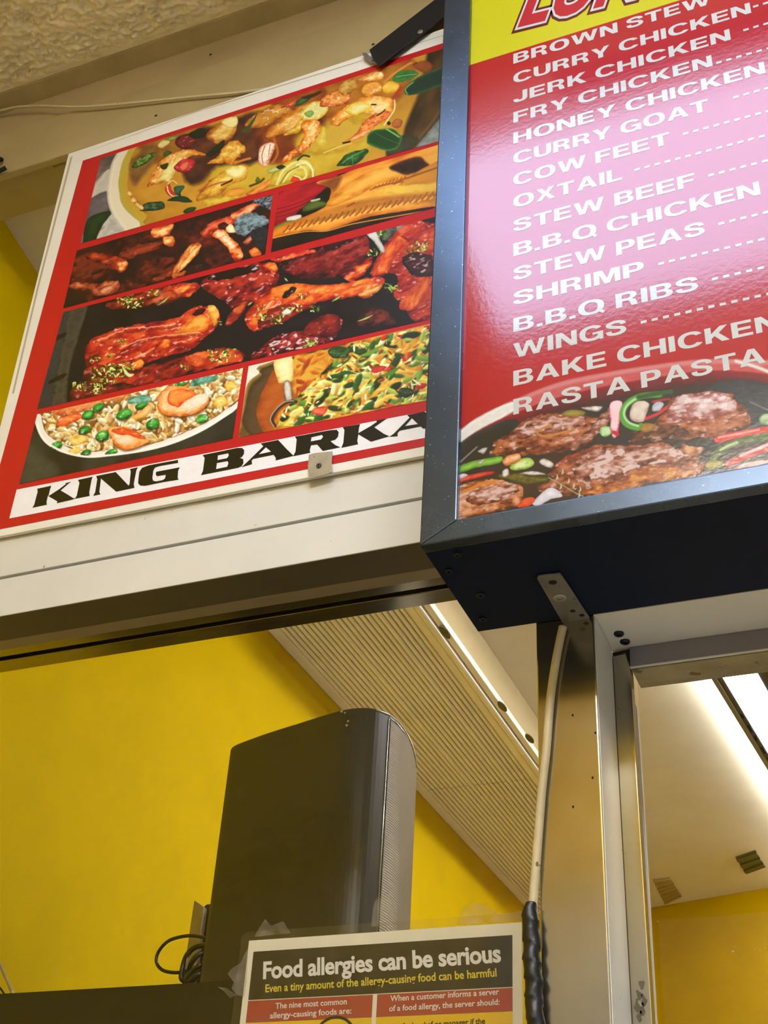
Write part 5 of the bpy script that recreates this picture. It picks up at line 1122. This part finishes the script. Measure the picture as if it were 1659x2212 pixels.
def ck(p, c=Ck, w=22, **k): A.blob(p, c, w, 4, 12, k.pop('tx', .6), k.pop('ts', 8), k.pop('ang', -.2), 2.0, spec=k.pop('spec', .7), ss=k.pop('ss', 7), scol='D0B8B4', sth=k.pop('sth', .60)+.05, soft=2, **k)
ck([(1062, 985), (1068, 955), (1105, 930), (1150, 900), (1215, 893), (1270, 900), (1305, 912), (1290, 945), (1250, 968), (1190, 980), (1120, 985)])
ck([(1105, 935), (1150, 905), (1215, 897), (1262, 905), (1240, 928), (1170, 940), (1110, 948)], CkL, 16, sth=.52, spec=.9)
ck([(1230, 965), (1270, 930), (1300, 895), (1325, 875), (1320, 905), (1290, 940), (1250, 968)], ['3A1C18', '8A5240', 'C89A88'], 9)
A.line([(1190, 918), (1160, 932), (1175, 942), (1215, 934), (1240, 928)], 4.5, 'B87838', 1.6)
A.line([(1080, 955), (1070, 975)], 10, 'C07038', 6, a=.6)
ck([(1160, 1058), (1200, 1010), (1230, 985), (1300, 960), (1370, 962), (1420, 955), (1470, 968), (1500, 985), (1525, 1002), (1500, 1030), (1400, 1040), (1330, 1060), (1240, 1072)])
ck([(1240, 1000), (1300, 966), (1370, 966), (1440, 962), (1490, 985), (1440, 1005), (1380, 1010), (1330, 1030), (1250, 1035)], CkL, 18, sth=.50, spec=.95)
ck([(1195, 1008), (1225, 985), (1260, 975), (1290, 958), (1290, 970), (1240, 990), (1210, 1010)], ['5A2018', '94402C', 'C06848'], 8)
ck([(1240, 1066), (1300, 1045), (1400, 1012), (1450, 1010), (1500, 1015), (1500, 1030), (1400, 1045), (1320, 1070)], ['5A2410', '8E4218', 'B4662C', 'D09048'], 9, spec=.3)
ck([(1470, 960), (1500, 965), (1520, 966), (1510, 985), (1480, 980)], ['5A2A1A', '9A5A38', 'D8A070'], 7)
ck([(1400, 935), (1430, 895), (1450, 860), (1490, 850), (1560, 846), (1592, 862), (1620, 905), (1600, 935), (1540, 945), (1470, 950), (1420, 955)])
ck([(1440, 900), (1456, 862), (1500, 850), (1555, 846), (1590, 865), (1585, 890), (1530, 905), (1480, 912), (1440, 915)], ['7A3A30', 'A0605A', 'C8A0A0', 'E4D4D4'], 16, sth=.50, spec=.95)
ck([(1355, 960), (1385, 925), (1430, 915), (1480, 925), (1480, 945), (1420, 955)], ['2E1812', '5A3020', '84503A'], 12, spec=.5)
ck([(960, 1120), (960, 1075), (1000, 1045), (1050, 1035), (1090, 1036), (1124, 1048), (1125, 1085), (1090, 1100), (1030, 1115)], ['5A2614', '9A5230', 'C07C50', 'D8A080'], 16)
ck([(1010, 1085), (1015, 1065), (1060, 1050), (1110, 1048), (1122, 1060), (1090, 1078), (1050, 1090)], CkL, 12, sth=.5, spec=.9)
A.line([(984, 1068), (1010, 1058), (1040, 1045), (1070, 1043)], 6, 'C8782C', 2)
# peppers
A.blob([(975, 1020), (1000, 1002), (1050, 990), (1084, 986), (1080, 1000), (1030, 1010), (990, 1022)], ['3C6A1C', '6AA030', '88BC48'], 7, .8, tx=.2)
A.blob([(1100, 1010), (1110, 998), (1140, 988), (1154, 1000), (1140, 1012), (1112, 1016)], ['5A7A24', '9ABC50', 'D4E0A8'], 7, 1.2)
A.blob([(1085, 1000), (1095, 985), (1120, 980), (1125, 992), (1100, 1005)], ['9A4A24', 'D08850', 'E8B890'], 6, 2)
A.blob([(984, 1035), (1010, 1026), (1060, 1018), (1064, 1024), (1020, 1034), (990, 1042)], ['8E1A18', 'C43028', 'D8584C'], 5, .8)
A.blob([(978, 1030), (1000, 1022), (1010, 1026), (985, 1036)], ['A8A4A8', 'E0DCE4'], 4, .8)
A.blob([(1075, 1025), (1120, 1022), (1180, 1028), (1195, 1036), (1150, 1048), (1100, 1042)], ['2E2814', '4A4218', '7A7028'], 8, 1.5)
for p in ([(1165, 1000), (1175, 990), (1195, 1000), (1190, 1010)], [(1085, 1018), (1095, 1012), (1100, 1026), (1086, 1030)], [(1120, 1024), (1150, 1018), (1180, 1026), (1150, 1026)], [(1032, 975), (1052, 965), (1045, 980)], [(1030, 1000), (1045, 992), (1040, 1002)], [(1255, 880), (1300, 878), (1290, 890)]): A.blob(p, ['6A5A54', 'B8B0A8', 'E4E0DA'], 5, 1.5)
A.blob([(1215, 892), (1230, 886), (1262, 888), (1258, 898), (1225, 900)], ['6A5A20', '9A8838'], 5, 1)
A.blob([(1296, 935), (1300, 922), (1318, 922), (1320, 938), (1305, 944)], ['4A7A30', 'A0C888', 'CCE4C0'], 6, 1)
A.blob([(1319, 870), (1343, 868), (1340, 900), (1334, 940), (1322, 942), (1318, 905)], ['C8344A', 'E8B8C4', 'ECC8D0'], 6, .8)
A.line([(1326, 934), (1334, 938)], 8, 'B81C2C', 2)
A.line([(1425, 852), (1385, 856), (1355, 872), (1344, 895), (1352, 915), (1375, 924), (1385, 920)], 13, '4E9838', 3); A.line([(1372, 862), (1354, 876), (1348, 895), (1358, 912), (1378, 920)], 5, 'A8D498', 3)
A.line([(1380, 858), (1420, 850), (1450, 846)], 10, '30522C', 4)
A.blob([(1362, 905), (1366, 875), (1385, 866), (1402, 872), (1396, 895), (1388, 912)], ['A08878', 'CDB8A8', 'D8CCC0'], 8, 1.5)
A.line([(1396, 904), (1420, 894), (1440, 880)], 7, 'C43038', 2); A.line([(1410, 868), (1430, 864), (1446, 862)], 5, 'A82834', 2); A.blob([(1410, 876), (1420, 868), (1434, 872), (1426, 886), (1410, 888)], ['8A8C98', 'D4D8E0'], 6, 1)
A.blob([(1382, 928), (1390, 915), (1412, 916), (1414, 926), (1395, 934)], ['7A5420', 'A87C38'], 7, 1)
A.line([(1550, 950), (1580, 942), (1620, 934), (1670, 926)], 15, 'C83832', 2.5); A.line([(1552, 945), (1590, 938), (1640, 928)], 4, 'E89890', 2)
A.line([(1538, 1004), (1545, 985), (1570, 965), (1610, 950), (1690, 938)], 15, '4C6224', 3); A.line([(1556, 972), (1575, 962), (1592, 956)], 5, 'B8C488', 2.5); A.blob([(1525, 1010), (1528, 998), (1560, 996), (1560, 1006), (1540, 1012)], ['7A7020', 'B09A40'], 6, 1)
A.line([(1573, 1002), (1600, 990), (1640, 974), (1700, 955)], 14, 'C02C2C', 2.5); A.line([(1600, 984), (1640, 968), (1680, 952)], 7, 'E4B0B4', 3)
A.blob([(1640, 905), (1650, 895), (1690, 892), (1690, 915), (1650, 918)], ['4A6A40', 'B0C8A0'], 6, 1.5)
A.blob([(1580, 1012), (1620, 998), (1660, 994), (1660, 1000), (1610, 1010)], ['C87868', 'ECC8BC'], 5, 1.5)
A.blob([(1150, 1088), (1165, 1070), (1185, 1054), (1200, 1056), (1215, 1072), (1190, 1078), (1165, 1092)], ['B8B4BC', 'E0DEE6'], 8, 1)
A.blob([(1118, 1095), (1130, 1078), (1150, 1074), (1155, 1082), (1140, 1094)], ['C03818', 'E05A34'], 6, 1)
A.line([(1185, 1032), (1210, 1045), (1245, 1066), (1260, 1072)], 2.2, '8A9870', 1)
for x, y in ((1200, 1032), (1212, 1020), (1208, 1052), (1225, 1040), (1236, 1050), (1250, 1058), (1248, 1070)): A.line([(x, y+6), (x+4, y), (x+3, y-8)], 4, 'B4C0A0', 1, taper=True)
A.line([(950, 1035), (985, 1005), (1030, 965)], 3, '8A7C80', 2)
P[:, 1] += bow(P[:, 0])
print_obj('photo_chicken_pan', P, F, A, m_mprint, lb, YM)
